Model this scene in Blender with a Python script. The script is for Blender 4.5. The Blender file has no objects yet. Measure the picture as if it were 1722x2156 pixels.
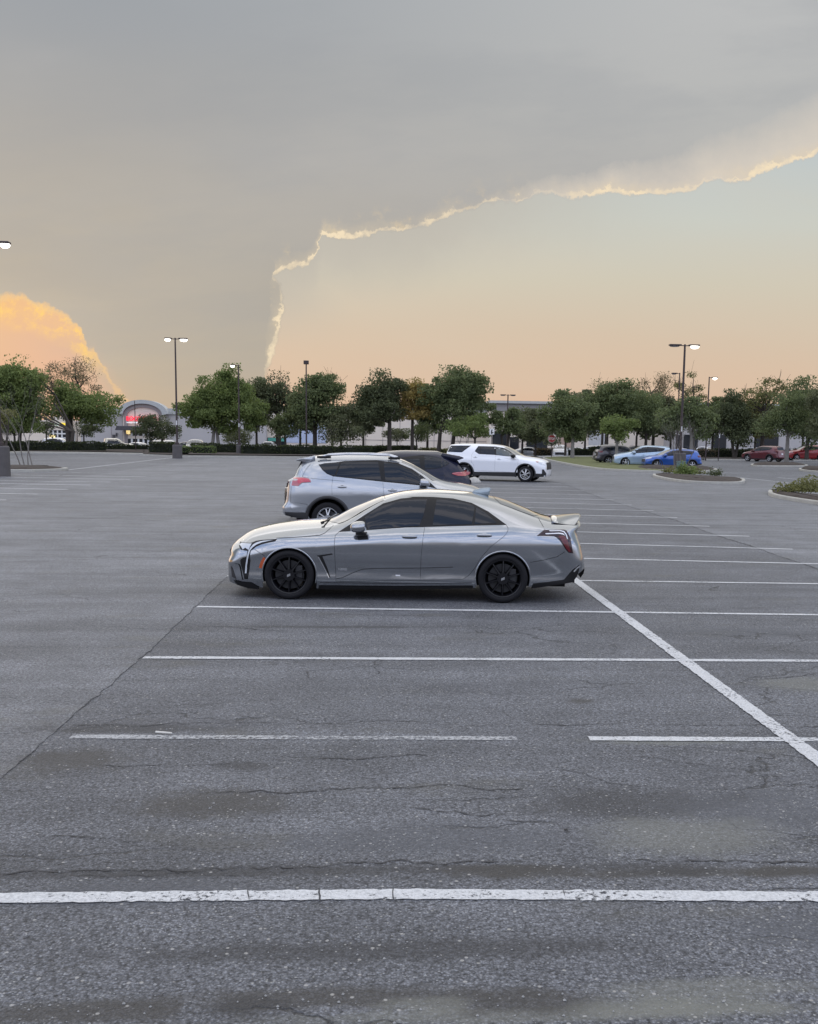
import bpy, bmesh, math, random
import numpy as np
from mathutils import Matrix, Vector
from mathutils.geometry import tessellate_polygon

random.seed(7); rng = np.random.default_rng(7)
scene = bpy.context.scene
COL = scene.collection

# ------------------------------------------------------------------ camera
# picture units below ("D") are a 1722 x 2156 copy of the photograph
F = 2155.0; CX, CY = 945.0, 1198.0; H = 2.15
_v = np.array([(797 - CX) / F, -(916 - CY) / F, -1.0]); _v /= np.linalg.norm(_v)
_h = np.array([1.0, -0.015, 0.0]); _u = np.cross(_h, _v); _u /= np.linalg.norm(_u)
if _u[1] < 0: _u = -_u
RM = np.array([np.cross(_v, _u), _v, _u])
def ray(px, py): return RM @ np.array([(px - CX) / F, -(py - CY) / F, -1.0])
def G(px, py, z=0.0):
    d = ray(px, py); t = (z - H) / d[2]
    return d * t + np.array([0, 0, H])
def AT(px, py, Y):
    """point on the sight line at world depth Y"""
    d = ray(px, py); return d * (Y / d[1]) + np.array([0, 0, H])
def HZ(px): return 916 + 0.015 * (px - 797)

cam_d = bpy.data.cameras.new('camera'); cam = bpy.data.objects.new('camera', cam_d); COL.objects.link(cam)
cam_d.sensor_fit = 'HORIZONTAL'; cam_d.sensor_width = 36.0; cam_d.lens = 36.0 * F / 1722
cam_d.shift_x = -(CX - 861) / 1722; cam_d.shift_y = (CY - 1078) / 1722
cam_d.clip_start = 0.1; cam_d.clip_end = 2000
cam.matrix_world = Matrix.Translation((0, 0, H)) @ Matrix(RM.tolist()).to_4x4()
scene.camera = cam
scene.view_settings.view_transform = 'Standard'; scene.view_settings.look = 'None'
scene.view_settings.exposure = 0.0; scene.view_settings.gamma = 1.0
scene.render.resolution_x = 818; scene.render.resolution_y = 1024

def L(c):
    return tuple((x / 12.92 if x <= 0.04045 else ((x + 0.055) / 1.055) ** 2.4) for x in [k / 255.0 for k in c]) + (1.0,)

# ------------------------------------------------------------------ node helper
class NT:
    def __init__(s, nt): s.nt = nt; s.n = nt.nodes; s.l = nt.links
    def new(s, t, **kw):
        nd = s.n.new(t)
        for k, v in kw.items(): setattr(nd, k, v)
        return nd
    def put(s, sock, v):
        if v is None: return
        if hasattr(v, 'is_linked') or isinstance(v, bpy.types.NodeSocket): s.l.new(v, sock)
        else: sock.default_value = v
    def m(s, op, a, b=None, c=None, clamp=False):
        nd = s.new('ShaderNodeMath', operation=op); nd.use_clamp = clamp
        s.put(nd.inputs[0], a); s.put(nd.inputs[1], b); s.put(nd.inputs[2], c)
        return nd.outputs[0]
    def step(s, x, a, b):
        nd = s.new('ShaderNodeMapRange'); nd.interpolation_type = 'SMOOTHSTEP'
        s.put(nd.inputs[0], x); nd.inputs[1].default_value = a; nd.inputs[2].default_value = b
        nd.inputs[3].default_value = 0; nd.inputs[4].default_value = 1
        return nd.outputs[0]
    def mix(s, f, a, b, blend='MIX'):
        nd = s.new('ShaderNodeMix'); nd.data_type = 'RGBA'; nd.blend_type = blend
        s.put(nd.inputs[0], f); s.put(nd.inputs[6], a); s.put(nd.inputs[7], b)
        return nd.outputs[2]
    def noise(s, vec, scale, detail=4, rough=0.55, out=0):
        nd = s.new('ShaderNodeTexNoise'); s.put(nd.inputs['Vector'], vec)
        nd.inputs['Scale'].default_value = scale; nd.inputs['Detail'].default_value = detail
        nd.inputs['Roughness'].default_value = rough
        return nd.outputs[out]
    def comb(s, x, y, z):
        nd = s.new('ShaderNodeCombineXYZ'); s.put(nd.inputs[0], x); s.put(nd.inputs[1], y); s.put(nd.inputs[2], z)
        return nd.outputs[0]
    def scale(s, vec, sc):
        nd = s.new('ShaderNodeVectorMath', operation='MULTIPLY'); s.put(nd.inputs[0], vec); nd.inputs[1].default_value = sc
        return nd.outputs[0]
    def ramp(s, f, pts):
        nd = s.new('ShaderNodeValToRGB'); s.put(nd.inputs[0], f); e = nd.color_ramp.elements
        while len(e) < len(pts): e.new(0.5)
        for k, (p, c) in enumerate(pts): e[k].position = p; e[k].color = c
        return nd.outputs[0]
    def curve(s, x, pts):
        nd = s.new('ShaderNodeFloatCurve'); c = nd.mapping.curves[0]
        while len(c.points) < len(pts): c.points.new(0.5, 0.5)
        for k, (a, b) in enumerate(pts): c.points[k].location = (a, b); c.points[k].handle_type = 'VECTOR'
        nd.mapping.update(); s.put(nd.inputs[1], x)
        return nd.outputs[0]

# ------------------------------------------------------------------ world
SUN_AZ = math.radians(-24); SUN_EL = math.radians(9)     # azimuth from +Y, negative = left
world = bpy.data.worlds.new('World'); scene.world = world; world.use_nodes = True
W = NT(world.node_tree); W.n.clear()
tc = W.new('ShaderNodeTexCoord'); sx = W.new('ShaderNodeSeparateXYZ'); W.l.new(tc.outputs['Generated'], sx.inputs[0])
dx, dy, dz = sx.outputs
yy = W.m('MAXIMUM', dy, 0.08)
u0 = W.m('DIVIDE', dx, yy); v0 = W.m('DIVIDE', dz, yy)
nv = W.comb(u0, v0, 0.0)
nA = W.m('SUBTRACT', W.noise(nv, 9, 3, 0.6), 0.5); nB = W.m('SUBTRACT', W.noise(W.comb(v0, u0, 3.7), 9, 3, 0.6), 0.5)
nC = W.m('SUBTRACT', W.noise(nv, 48, 6, 0.68), 0.5); nD = W.m('SUBTRACT', W.noise(W.comb(v0, u0, 9.2), 48, 6, 0.68), 0.5)
u = W.m('ADD', u0, W.m('ADD', W.m('MULTIPLY', nA, 0.016), W.m('MULTIPLY', nC, 0.018)))
v = W.m('ADD', v0, W.m('ADD', W.m('MULTIPLY', nB, 0.012), W.m('MULTIPLY', nD, 0.020)))
def UV(px, py):
    d = ray(px, py); return d[0] / d[1], d[2] / d[1]
def cu(pts):   # v as a function of u, both mapped to 0..1
    r = []
    for (px, py) in pts:
        a, b = UV(px, py); r.append(((a + 1) / 2, min(max(b, 0), 1)))
    return r
def cv(pts):   # u as a function of v
    r = []
    for (px, py) in pts:
        a, b = UV(px, py); r.append((min(max(b, 0), 1), (a + 1) / 2))
    return sorted(r)
un = W.m('MULTIPLY_ADD', u, 0.5, 0.5)
e1 = cu([(566, 576), (572, 574), (640, 560), (655, 552), (668, 525), (676, 492), (700, 494), (740, 502), (790, 492), (860, 487), (930, 462), (985, 436), (1010, 433), (1060, 427), (1110, 412), (1160, 402), (1190, 410), (1240, 413), (1290, 402), (1340, 411), (1400, 411), (1450, 400), (1500, 380), (1580, 377), (1640, 352), (1722, 322)])
e1 = [(0.0, 0.0), (e1[0][0] - .003, 0.0)] + e1 + [(1.0, 0.62)]
ye = W.curve(un, e1)
e2 = cv([(566, 574), (590, 600), (593, 640), (590, 690), (582, 730), (574, 765), (562, 790), (535, 830)])
e2 = [(0.0, e2[0][1] - .012)] + e2 + [(e2[-1][0] + 0.004, 0.40), (1.0, 0.30)]
xe = W.m('MULTIPLY_ADD', W.curve(v, e2), 2.0, -1.0)
e3 = cu([(0, 625), (45, 622), (75, 640), (130, 662), (165, 690), (192, 715), (183, 742), (215, 768), (235, 800), (262, 838), (290, 870)])
e3 = [(0.0, 0.22)] + e3 + [(e3[-1][0] + 0.02, 0.0), (1.0, 0.0)]
yl = W.curve(un, e3)
dR = W.m('MINIMUM', W.m('SUBTRACT', u, xe), W.m('SUBTRACT', ye, v))
dL = W.m('SUBTRACT', yl, v)
mR = W.step(dR, -0.002, 0.003); lowv = W.step(v0, 0.100, 0.055)
mL = W.m('MULTIPLY', W.m('ADD', W.m('MULTIPLY', W.step(dL, -0.004, 0.006), W.m('SUBTRACT', 1.0, lowv)), W.m('MULTIPLY', W.step(dL, -0.022, 0.055), lowv)), 1.0)
def K(c, s=1.0): a = L(c); return (a[0] * s, a[1] * s, a[2] * s, 1)
# cloud sheet
vs = W.m('MULTIPLY', v0, 1.0)
soft = W.noise(W.comb(W.m('MULTIPLY', u0, 0.8), W.m('MULTIPLY', v0, 2.0), 1.0), 3.2, 5, 0.5)
cloudL = W.ramp(vs, [(0.0, K((205, 180, 152))), (0.07, K((190, 177, 158))), (0.16, K((179, 171, 158))), (0.26, K((170, 168, 165))), (0.36, K((160, 164, 169))), (0.5, K((152, 162, 172)))])
cloudR = W.ramp(vs, [(0.0, K((200, 182, 160))), (0.1, K((182, 177, 167))), (0.2, K((183, 180, 176))), (0.3, K((187, 187, 185))), (0.42, K((190, 192, 193))), (0.55, K((176, 182, 188)))])
cloud = W.mix(W.step(u0, -0.30, 0.35), cloudL, cloudR)
cloud = W.mix(W.m('MULTIPLY', W.step(soft, 0.38, 0.72), 0.22), cloud, K((200, 198, 196)))
soft2 = W.noise(W.comb(W.m('MULTIPLY_ADD', v0, 0.6, W.m('MULTIPLY', u0, 0.9)), W.m('MULTIPLY_ADD', u0, -0.45, W.m('MULTIPLY', v0, 3.2)), 5.0), 3.6, 7, 0.6)
cloud = W.mix(W.m('MULTIPLY', W.step(soft2, 0.42, 0.66), 0.26), cloud, K((156, 160, 166)))
dark_low = W.m('MULTIPLY', W.step(u0, -0.36, -0.12), W.step(v0, 0.24, 0.12))
cloud = W.mix(W.m('MULTIPLY', dark_low, 0.35), cloud, K((170, 166, 158)))
# clear sky to the right
clear = W.ramp(vs, [(0.0, K((229, 184, 155))), (0.045, K((224, 194, 168))), (0.10, K((218, 198, 175))), (0.15, K((213, 205, 186))), (0.21, K((207, 209, 200))), (0.28, K((196, 204, 205))), (0.5, K((168, 184, 200)))])
streak = W.noise(W.comb(W.m('MULTIPLY', u0, 1.2), W.m('MULTIPLY', W.m('SUBTRACT', v0, W.m('MULTIPLY', u0, -0.12)), 6.0), 0.0), 2.5, 4, 0.5)
clear = W.mix(W.m('MULTIPLY', W.step(streak, 0.4, 0.75), 0.22), clear, K((218, 205, 186)))
near_edge = W.m('MULTIPLY', W.m('MULTIPLY', W.step(W.m('ABSOLUTE', dR), 0.075, 0.0), W.step(u0, 0.32, 0.02)), W.step(v0, 0.07, 0.16))
clear = W.mix(W.m('MULTIPLY', near_edge, 0.8), clear, K((192, 186, 176)))
# orange opening to the left
orange = W.ramp(vs, [(0.0, K((218, 176, 150))), (0.05, K((224, 180, 150))), (0.10, K((232, 187, 145))), (0.16, K((236, 188, 128)))])
orange = W.mix(W.m('MULTIPLY', W.m('MULTIPLY', W.step(dL, 0.045, 0.0), 0.8), W.step(v0, 0.06, 0.1)), orange, K((244, 186, 108)))
orange = W.mix(W.step(u0, -0.42, -0.27), orange, K((226, 182, 156)))
col = W.mix(mR, cloud, clear)
col = W.mix(mL, col, orange)
# lit rims of the cloud
rn = W.step(W.noise(nv, 26, 5, 0.7), 0.36, 0.66)
puff = W.noise(nv, 60, 5, 0.7)
gate = W.m('MULTIPLY_ADD', W.step(W.noise(W.comb(u0, v0, 4.4), 10, 3, 0.6), 0.40, 0.56), 0.85, 0.15)
wv = W.m('MULTIPLY', W.m('MULTIPLY_ADD', rn, 0.0062, 0.0008), W.m('MULTIPLY_ADD', gate, 0.7, 0.3))
rd = W.m('DIVIDE', W.m('ABSOLUTE', W.m('ADD', dR, W.m('MULTIPLY', wv, 0.55))), wv)
rimw = W.m('MULTIPLY', W.step(rd, 1.0, 0.25), W.m('MULTIPLY_ADD', W.step(puff, 0.30, 0.60), 0.75, 0.25))
bandw = W.m('MULTIPLY', W.m('MAXIMUM', W.m('SUBTRACT', u0, 0.06), 0.02), -0.17)
band = W.m('MULTIPLY', W.m('SUBTRACT', 1.0, W.m('DIVIDE', dR, bandw), None, True), W.m('MULTIPLY', W.step(dR, 0.002, -0.001), W.step(u0, 0.08, 0.22)))
bandn = W.m('MULTIPLY', W.m('POWER', band, 0.8), W.m('MULTIPLY_ADD', W.noise(W.comb(W.m('MULTIPLY', u0, .6), v0, 2.0), 22, 5, 0.6), 0.5, 0.52))
wisp = W.m('MULTIPLY', W.m('MULTIPLY', W.step(dR, -0.030, -0.002), W.step(dR, 0.001, -0.002)), W.m('MULTIPLY', W.step(W.noise(nv, 30, 6, 0.7), 0.50, 0.68), W.step(u0, 0.22, 0.0)))
col = W.mix(W.m('MULTIPLY', bandn, 0.95), col, K((234, 221, 204)))
col = W.mix(W.m('MULTIPLY', wisp, 0.6), col, K((232, 208, 168)))
glow = W.m('MULTIPLY', W.m('MULTIPLY', W.step(dR, -0.016, -0.001), W.step(dR, 0.002, -0.001)), W.m('MULTIPLY', gate, W.m('MULTIPLY', puff, 0.8)))
col = W.mix(glow, col, K((226, 208, 178)))
col = W.mix(W.m('MULTIPLY', rimw, W.m('MULTIPLY_ADD', gate, 0.85, 0.05)), col, K((252, 232, 198)))
ln = W.step(W.noise(nv, 26, 6, 0.72), 0.44, 0.60)
ln2 = W.step(W.noise(nv, 11, 5, 0.7), 0.40, 0.58)
rimL = W.m('MULTIPLY', W.m('MULTIPLY', W.step(dL, -0.003, 0.003), W.step(dL, 0.034, 0.010)), W.m('MULTIPLY', W.m('MULTIPLY_ADD', ln, 0.8, 0.2), W.step(v0, 0.045, 0.075)))
col = W.mix(W.m('MULTIPLY', W.m('MULTIPLY', rimL, W.m('MULTIPLY_ADD', ln2, 0.6, 0.4)), 0.95), col, K((255, 208, 104), 1.1))
rimL2 = W.m('MULTIPLY', W.step(W.m('ABSOLUTE', W.m('ADD', dL, -0.001)), 0.005, 0.0), W.step(v0, 0.0, 0.03))
col = W.mix(W.m('MULTIPLY', rimL2, 0.4), col, K((252, 205, 140)))
# unseen sky overhead and behind the camera: bluer, with cloud, brightened as fill light
bn = W.step(W.noise(W.scale(tc.outputs['Generated'], (1.0, 1.0, 4.5)), 4.0, 6, 0.62), 0.455, 0.59)
back = W.ramp(dz, [(0.0, K((124, 122, 124), 1.6)), (0.05, K((156, 154, 158), 2.0)), (0.10, K((184, 192, 212), 2.2)), (0.35, K((148, 171, 214), 2.1)), (0.7, K((150, 170, 205), 1.9)), (1.0, K((208, 210, 214), 1.9))])
back = W.mix(W.m('MULTIPLY', bn, W.m('MULTIPLY', W.step(dz, .05, .25), 0.85)), back, K((224, 220, 222), 3.0))
over = W.mix(W.step(dz, 0.40, 0.62), col, K((214, 213, 212), 1.9))
full = W.mix(W.step(dy, 0.0, 0.32), back, over)
sky = W.new('ShaderNodeTexSky'); sky.sky_type = 'NISHITA'; sky.sun_disc = False
sky.sun_elevation = SUN_EL; sky.sun_rotation = SUN_AZ; sky.altitude = 200; sky.dust_density = 3.0
bg1 = W.new('ShaderNodeBackground'); W.l.new(full, bg1.inputs[0]); bg1.inputs[1].default_value = 0.97
bg2 = W.new('ShaderNodeBackground'); W.l.new(sky.outputs[0], bg2.inputs[0]); bg2.inputs[1].default_value = 0.05
# the cloud sheet covers nearly all of the clear-air sky
mxs = W.new('ShaderNodeMixShader'); mxs.inputs[0].default_value = 0.03
W.l.new(bg1.outputs[0], mxs.inputs[1]); W.l.new(bg2.outputs[0], mxs.inputs[2])
wo = W.new('ShaderNodeOutputWorld'); W.l.new(mxs.outputs[0], wo.inputs[0])

sun_d = bpy.data.lights.new('sun', 'SUN'); sun = bpy.data.objects.new('sun', sun_d); COL.objects.link(sun)
sun_d.energy = 0.6; sun_d.angle = math.radians(60); sun_d.color = (1.0, 0.95, 0.90)
sd = Vector((math.sin(SUN_AZ) * math.cos(SUN_EL), math.cos(SUN_AZ) * math.cos(SUN_EL), math.sin(SUN_EL)))
sun.rotation_euler = sd.to_track_quat('Z', 'Y').to_euler()

# ------------------------------------------------------------------ materials
MATS = {}
def mat(name, base=(0.5, 0.5, 0.5), rough=0.6, metal=0.0, coat=0.0, var=0.12, vscale=3.0, spec=0.5, emit=None, estr=0.0, trans=0.0, bump=0.0, bscale=40, coord='OBJ'):
    if name in MATS: return MATS[name]
    m = bpy.data.materials.new(name); m.use_nodes = True; N = NT(m.node_tree); N.n.clear()
    b = N.new('ShaderNodeBsdfPrincipled'); o = N.new('ShaderNodeOutputMaterial'); N.l.new(b.outputs[0], o.inputs[0])
    if coord == 'OBJ': c = N.new('ShaderNodeTexCoord').outputs['Object']
    else: c = N.new('ShaderNodeNewGeometry').outputs['Position']
    n = N.noise(c, vscale, 4, 0.6)
    lo = tuple(x * (1 - var) for x in base) + (1,); hi = tuple(min(1, x * (1 + var)) for x in base) + (1,)
    N.l.new(N.mix(n, lo, hi), b.inputs['Base Color'])
    b.inputs['Roughness'].default_value = rough; b.inputs['Metallic'].default_value = metal
    b.inputs['Coat Weight'].default_value = coat; b.inputs['Coat Roughness'].default_value = 0.04
    b.inputs['Specular IOR Level'].default_value = spec
    b.inputs['Transmission Weight'].default_value = trans
    if emit: b.inputs['Emission Color'].default_value = tuple(emit) + (1,); b.inputs['Emission Strength'].default_value = estr
    if bump:
        bp = N.new('ShaderNodeBump'); bp.inputs['Strength'].default_value = bump; bp.inputs['Distance'].default_value = 0.01
        N.l.new(N.noise(c, bscale, 3, 0.6), bp.inputs['Height']); N.l.new(bp.outputs[0], b.inputs['Normal'])
    MATS[name] = m; return m

def paint(name, base, metal=0.0, rough=0.35):
    return mat(name, base, rough, metal, 1.0, 0.03, 60)

def asphalt_mat(name, tone, fine=1.0):
    m = bpy.data.materials.new(name); m.use_nodes = True; N = NT(m.node_tree); N.n.clear()
    b = N.new('ShaderNodeBsdfPrincipled'); o = N.new('ShaderNodeOutputMaterial'); N.l.new(b.outputs[0], o.inputs[0])
    P = N.new('ShaderNodeNewGeometry').outputs['Position']
    sp = N.new('ShaderNodeSeparateXYZ'); N.l.new(P, sp.inputs[0])
    dist = N.m('SQRT', N.m('ADD', N.m('MULTIPLY', sp.outputs[0], sp.outputs[0]), N.m('MULTIPLY', sp.outputs[1], sp.outputs[1])))
    big = N.noise(P, 0.16, 5, 0.6); mid = N.noise(P, 1.3, 6, 0.65)
    st = N.noise(N.scale(P, (0.22, 1.9, 1.0)), 0.9, 6, 0.62)
    grit = N.noise(P, 55, 3, 0.75)
    vo = N.new('ShaderNodeTexVoronoi'); N.put(vo.inputs['Vector'], P); vo.inputs['Scale'].default_value = 85
    vo.inputs['Randomness'].default_value = 1.0
    sv = N.new('ShaderNodeSeparateColor'); N.l.new(vo.outputs['Color'], sv.inputs[0])
    vo2 = N.new('ShaderNodeTexVoronoi'); N.put(vo2.inputs['Vector'], P); vo2.inputs['Scale'].default_value = 42
    sv2 = N.new('ShaderNodeSeparateColor'); N.l.new(vo2.outputs['Color'], sv2.inputs[0])
    pit = N.step(N.noise(P, 34, 5, 0.75), 0.52, 0.34)
    val = N.m('MULTIPLY_ADD', big, 0.95, 0.53); val = N.m('MULTIPLY', val, N.m('MULTIPLY_ADD', pit, -0.72 * fine, 1.14))
    val = N.m('MULTIPLY', val, N.m('MULTIPLY_ADD', mid, 0.75, 0.63))
    val = N.m('MULTIPLY', val, N.m('MULTIPLY_ADD', st, 1.3, 0.35))
    val = N.m('MULTIPLY', val, N.m('MULTIPLY_ADD', grit, 2.3 * fine, 1 - 1.12 * fine))
    val = N.m('MULTIPLY', val, N.m('MULTIPLY_ADD', sv.outputs[0], 0.95 * fine, 1 - 0.45 * fine))
    val = N.m('MULTIPLY', val, N.m('MULTIPLY_ADD', N.step(vo.outputs['Distance'], 0.25, 0.62), -0.42 * fine, 1.14))
    worn = N.step(N.noise(P, 0.9, 4, 0.6), 0.42, 0.62)
    stone = N.m('MULTIPLY', N.m('GREATER_THAN', sv.outputs[1], 0.945), N.step(vo.outputs['Distance'], 0.55, 0.30))
    stone2 = N.m('MULTIPLY', N.m('GREATER_THAN', sv2.outputs[1], 0.972), N.step(vo2.outputs['Distance'], 0.45, 0.25))
    base = N.new('ShaderNodeVectorMath', operation='SCALE'); base.inputs[0].default_value = tone
    N.l.new(val, base.inputs['Scale']); colr = base.outputs[0]
    dash = N.m('MULTIPLY', N.step(N.noise(N.scale(P, (8.0, 34.0, 1.0)), 1.0, 5, 0.7), 0.40, 0.33), N.step(N.noise(P, 1.7, 4, 0.6), 0.40, 0.58))
    colr = N.mix(N.m('MULTIPLY', dash, 0.72 * fine), colr, (0.026, 0.026, 0.028, 1))
    chip = N.m('MULTIPLY', N.step(N.noise(N.scale(P, (60.0, 95.0, 1.0)), 1.0, 2, 0.6), 0.66, 0.72), N.step(N.noise(P, 0.8, 4, 0.6), 0.42, 0.60))
    colr = N.mix(N.m('MULTIPLY', chip, 0.55 * fine), colr, (0.36, 0.36, 0.36, 1))
    # old seepage: brown and dark areas with their own outline
    bs = N.step(N.noise(N.scale(P, (0.8, 1.6, 1.0)), 0.8, 5, 0.62), 0.56, 0.72)
    colr = N.mix(N.m('MULTIPLY', bs, 0.45), colr, (tone[0] * 0.80, tone[1] * 0.74, tone[2] * 0.56, 1))
    dk = N.step(N.noise(N.scale(P, (0.55, 1.5, 1.0)), 0.6, 5, 0.6), 0.57, 0.70)
    colr = N.mix(N.m('MULTIPLY', dk, 0.38), colr, (tone[0] * 0.48, tone[1] * 0.48, tone[2] * 0.50, 1))
    for (px, py, rx, ry, kind) in STAINS:
        c = G(px, py)
        ex = N.m('MULTIPLY', N.m('SUBTRACT', sp.outputs[0], float(c[0])), 1.0 / rx)
        ey = N.m('MULTIPLY', N.m('SUBTRACT', sp.outputs[1], float(c[1])), 1.0 / ry)
        q = N.m('SQRT', N.m('ADD', N.m('MULTIPLY', ex, ex), N.m('MULTIPLY', ey, ey)))
        q = N.m('ADD', q, N.m('MULTIPLY', N.m('SUBTRACT', N.noise(P, 4.5, 5, 0.7), 0.5), 1.5))
        mk = N.step(q, 1.05, 0.35)
        cc = {'brown': (0.050, 0.047, 0.043, 1), 'dark': (0.035, 0.035, 0.037, 1), 'pale': (0.185, 0.188, 0.165, 1), 'smooth': (0.085, 0.090, 0.102, 1)}[kind]
        colr = N.mix(N.m('MULTIPLY', mk, {'brown': 0.72, 'dark': 0.62, 'pale': 0.5, 'smooth': 0.6}[kind]), colr, cc)
    colr = N.mix(N.m('MULTIPLY', N.m('MULTIPLY', stone, worn), 0.75 * fine), colr, (0.42, 0.42, 0.40, 1))
    colr = N.mix(N.m('MULTIPLY', stone2, 0.65 * fine), colr, (0.45, 0.44, 0.42, 1))
    # hairline cracks
    wp = N.new('ShaderNodeVectorMath', operation='ADD'); N.put(wp.inputs[0], N.scale(P, (0.55, 1.5, 1.0)))
    N.l.new(N.scale(N.noise(P, 2.0, 4, 0.6, out=1), (0.5, 0.5, 0.5)), wp.inputs[1])
    vc = N.new('ShaderNodeTexVoronoi'); vc.feature = 'DISTANCE_TO_EDGE'; N.l.new(wp.outputs[0], vc.inputs['Vector']); vc.inputs['Scale'].default_value = 0.75
    ck = N.m('MULTIPLY', N.step(vc.outputs['Distance'], 0.010, 0.0), N.step(N.noise(P, 0.5, 3, 0.5), 0.46, 0.60))
    colr = N.mix(N.m('MULTIPLY', ck, 0.7), colr, (0.02, 0.02, 0.02, 1))
    N.l.new(colr, b.inputs['Base Color'])
    b.inputs['Roughness'].default_value = 0.70; b.inputs["Specular IOR Level"].default_value = 0.45
    hgt = N.m('ADD', N.m('MULTIPLY', N.m('SUBTRACT', 1.0, vo.outputs['Distance']), 0.6), N.m('ADD', N.m('MULTIPLY', grit, 0.9), N.m('MULTIPLY', ck, -1.2)))
    bp = N.new('ShaderNodeBump'); bp.inputs['Distance'].default_value = 0.010
    N.l.new(N.m('MULTIPLY', N.step(dist, 30.0, 3.0), 1.0), bp.inputs['Strength'])
    N.l.new(hgt, bp.inputs['Height']); N.l.new(bp.outputs[0], b.inputs['Normal'])
    return m
STAINS = [(700, 2100, .9, .10, 'brown'), (1150, 2135, 1.3, .07, 'pale'), (1500, 2120, .5, .10, 'pale'), (700, 1833, 2.6, .07, 'dark'), (1500, 1836, 1.6, .08, 'brown'), (700, 1320, 1.5, .10, 'dark'), (1560, 1330, 1.2, .35, 'smooth'), (300, 1880, .8, .2, 'smooth'), (860, 2000, 1.6, .12, 'dark'), (1500, 2080, .6, .1, 'pale'), (200, 2130, .5, .1, 'brown'), (1400, 1560, .8, .12, 'pale'), (150, 1600, .5, .3, 'brown'), (1060, 1832, .42, .10, 'brown'), (1420, 1832, .40, .10, 'dark'), (1640, 1835, .30, .10, 'brown'), (1222, 1476, .16, .12, 'brown'), (512, 1612, .22, .12, 'dark'),
          (270, 1534, .9, .16, 'dark'), (1330, 1690, .9, .35, 'dark'), (1620, 1700, .75, .5, 'smooth'), (1690, 1960, .35, .22, 'smooth'), (1690, 1440, .5, .35, 'pale'),
          (1120, 2110, .4, .12, 'brown'), (520, 2120, .25, .09, 'dark'), (1330, 2120, .3, .1, 'pale'), (900, 2115, .22, .08, 'pale'), (450, 1690, .6, .3, 'brown'), (1450, 1760, .7, .35, 'pale'),
          (900, 1765, 1.1, .3, 'smooth')]
M_ASPH = asphalt_mat('asphalt', (0.118, 0.123, 0.136))
M_AISLE = asphalt_mat('aisle_asphalt', (0.142, 0.147, 0.159), 0.8)

def line_mat(name, wear, amax=1.0, soft=.03):
    m = bpy.data.materials.new(name); m.use_nodes = True; N = NT(m.node_tree); N.n.clear()
    b = N.new('ShaderNodeBsdfPrincipled'); o = N.new('ShaderNodeOutputMaterial')
    P = N.new('ShaderNodeNewGeometry').outputs['Position']
    n1 = N.noise(P, 34, 6, 0.75); n2 = N.noise(P, 1.6, 3, 0.6)
    N.l.new(N.ramp(N.noise(P, 70, 3, 0.7), [(0.3, (0.40, 0.41, 0.42, 1)), (0.6, (0.64, 0.65, 0.66, 1))]), b.inputs['Base Color'])
    b.inputs['Roughness'].default_value = 0.7
    t = N.new('ShaderNodeBsdfTransparent'); mx = N.new('ShaderNodeMixShader')
    k = N.m('ADD', N.m('MULTIPLY', n1, 0.7), N.m('MULTIPLY', n2, 0.3))
    N.l.new(N.m('MULTIPLY', N.step(k, wear - soft, wear + soft), amax), mx.inputs[0])
    bp = N.new('ShaderNodeBump'); bp.inputs['Distance'].default_value = 0.004; bp.inputs['Strength'].default_value = 0.6
    N.l.new(N.noise(P, 60, 3, 0.7), bp.inputs['Height']); N.l.new(bp.outputs[0], b.inputs['Normal'])
    N.l.new(t.outputs[0], mx.inputs[1]); N.l.new(b.outputs[0], mx.inputs[2]); N.l.new(mx.outputs[0], o.inputs[0])
    return m
M_LINE = line_mat('line_paint', 0.425, .95, .04); M_LINEW = line_mat('worn_line_paint', 0.49, 0.66, .08); M_LINEF = line_mat('faint_line_paint', 0.52)

# ------------------------------------------------------------------ object helpers
def tag(o, label=None, cat=None, group=None, kind=None):
    if label: o['label'] = label
    if cat: o['category'] = cat
    if group: o['group'] = group
    if kind: o['kind'] = kind
    return o
def mesh_obj(name, verts, faces, m, parent=None, smooth=False, normals=None):
    me = bpy.data.meshes.new(name)
    me.from_pydata([tuple(map(float, p)) for p in verts], [], faces)
    ms = m if isinstance(m, (list, tuple)) else [m]
    for k in ms: me.materials.append(k)
    if smooth: me.polygons.foreach_set('use_smooth', [True] * len(me.polygons))
    me.update()
    if normals is not None: me.normals_split_custom_set_from_vertices([tuple(map(float, n)) for n in normals])
    o = bpy.data.objects.new(name, me); COL.objects.link(o)
    if parent: o.parent = parent
    return o
def bm_obj(name, bm, m, parent=None, smooth=False):
    me = bpy.data.meshes.new(name); bm.normal_update(); bm.to_mesh(me); bm.free()
    me.materials.append(m)
    if smooth: me.polygons.foreach_set('use_smooth', [True] * len(me.polygons))
    o = bpy.data.objects.new(name, me); COL.objects.link(o)
    if parent: o.parent = parent
    return o
def empty(name, loc, rz=0.0):
    o = bpy.data.objects.new(name, None); COL.objects.link(o); o.empty_display_size = 0.2
    o.location = tuple(map(float, loc)); o.rotation_euler = (0, 0, rz); return o
def box(bm, c, s, M=None, bev=0.0):
    r = bmesh.ops.create_cube(bm, size=1.0); vs = r['verts']
    for w in vs: w.co = Vector((w.co.x * s[0], w.co.y * s[1], w.co.z * s[2])) + Vector(c)
    if bev:
        es = list({e for w in vs for e in w.link_edges})
        bmesh.ops.bevel(bm, geom=es, offset=bev, segments=2, affect='EDGES', profile=0.7)
    if M: 
        for w in bm.verts: w.co = M @ w.co
    return vs
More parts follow.
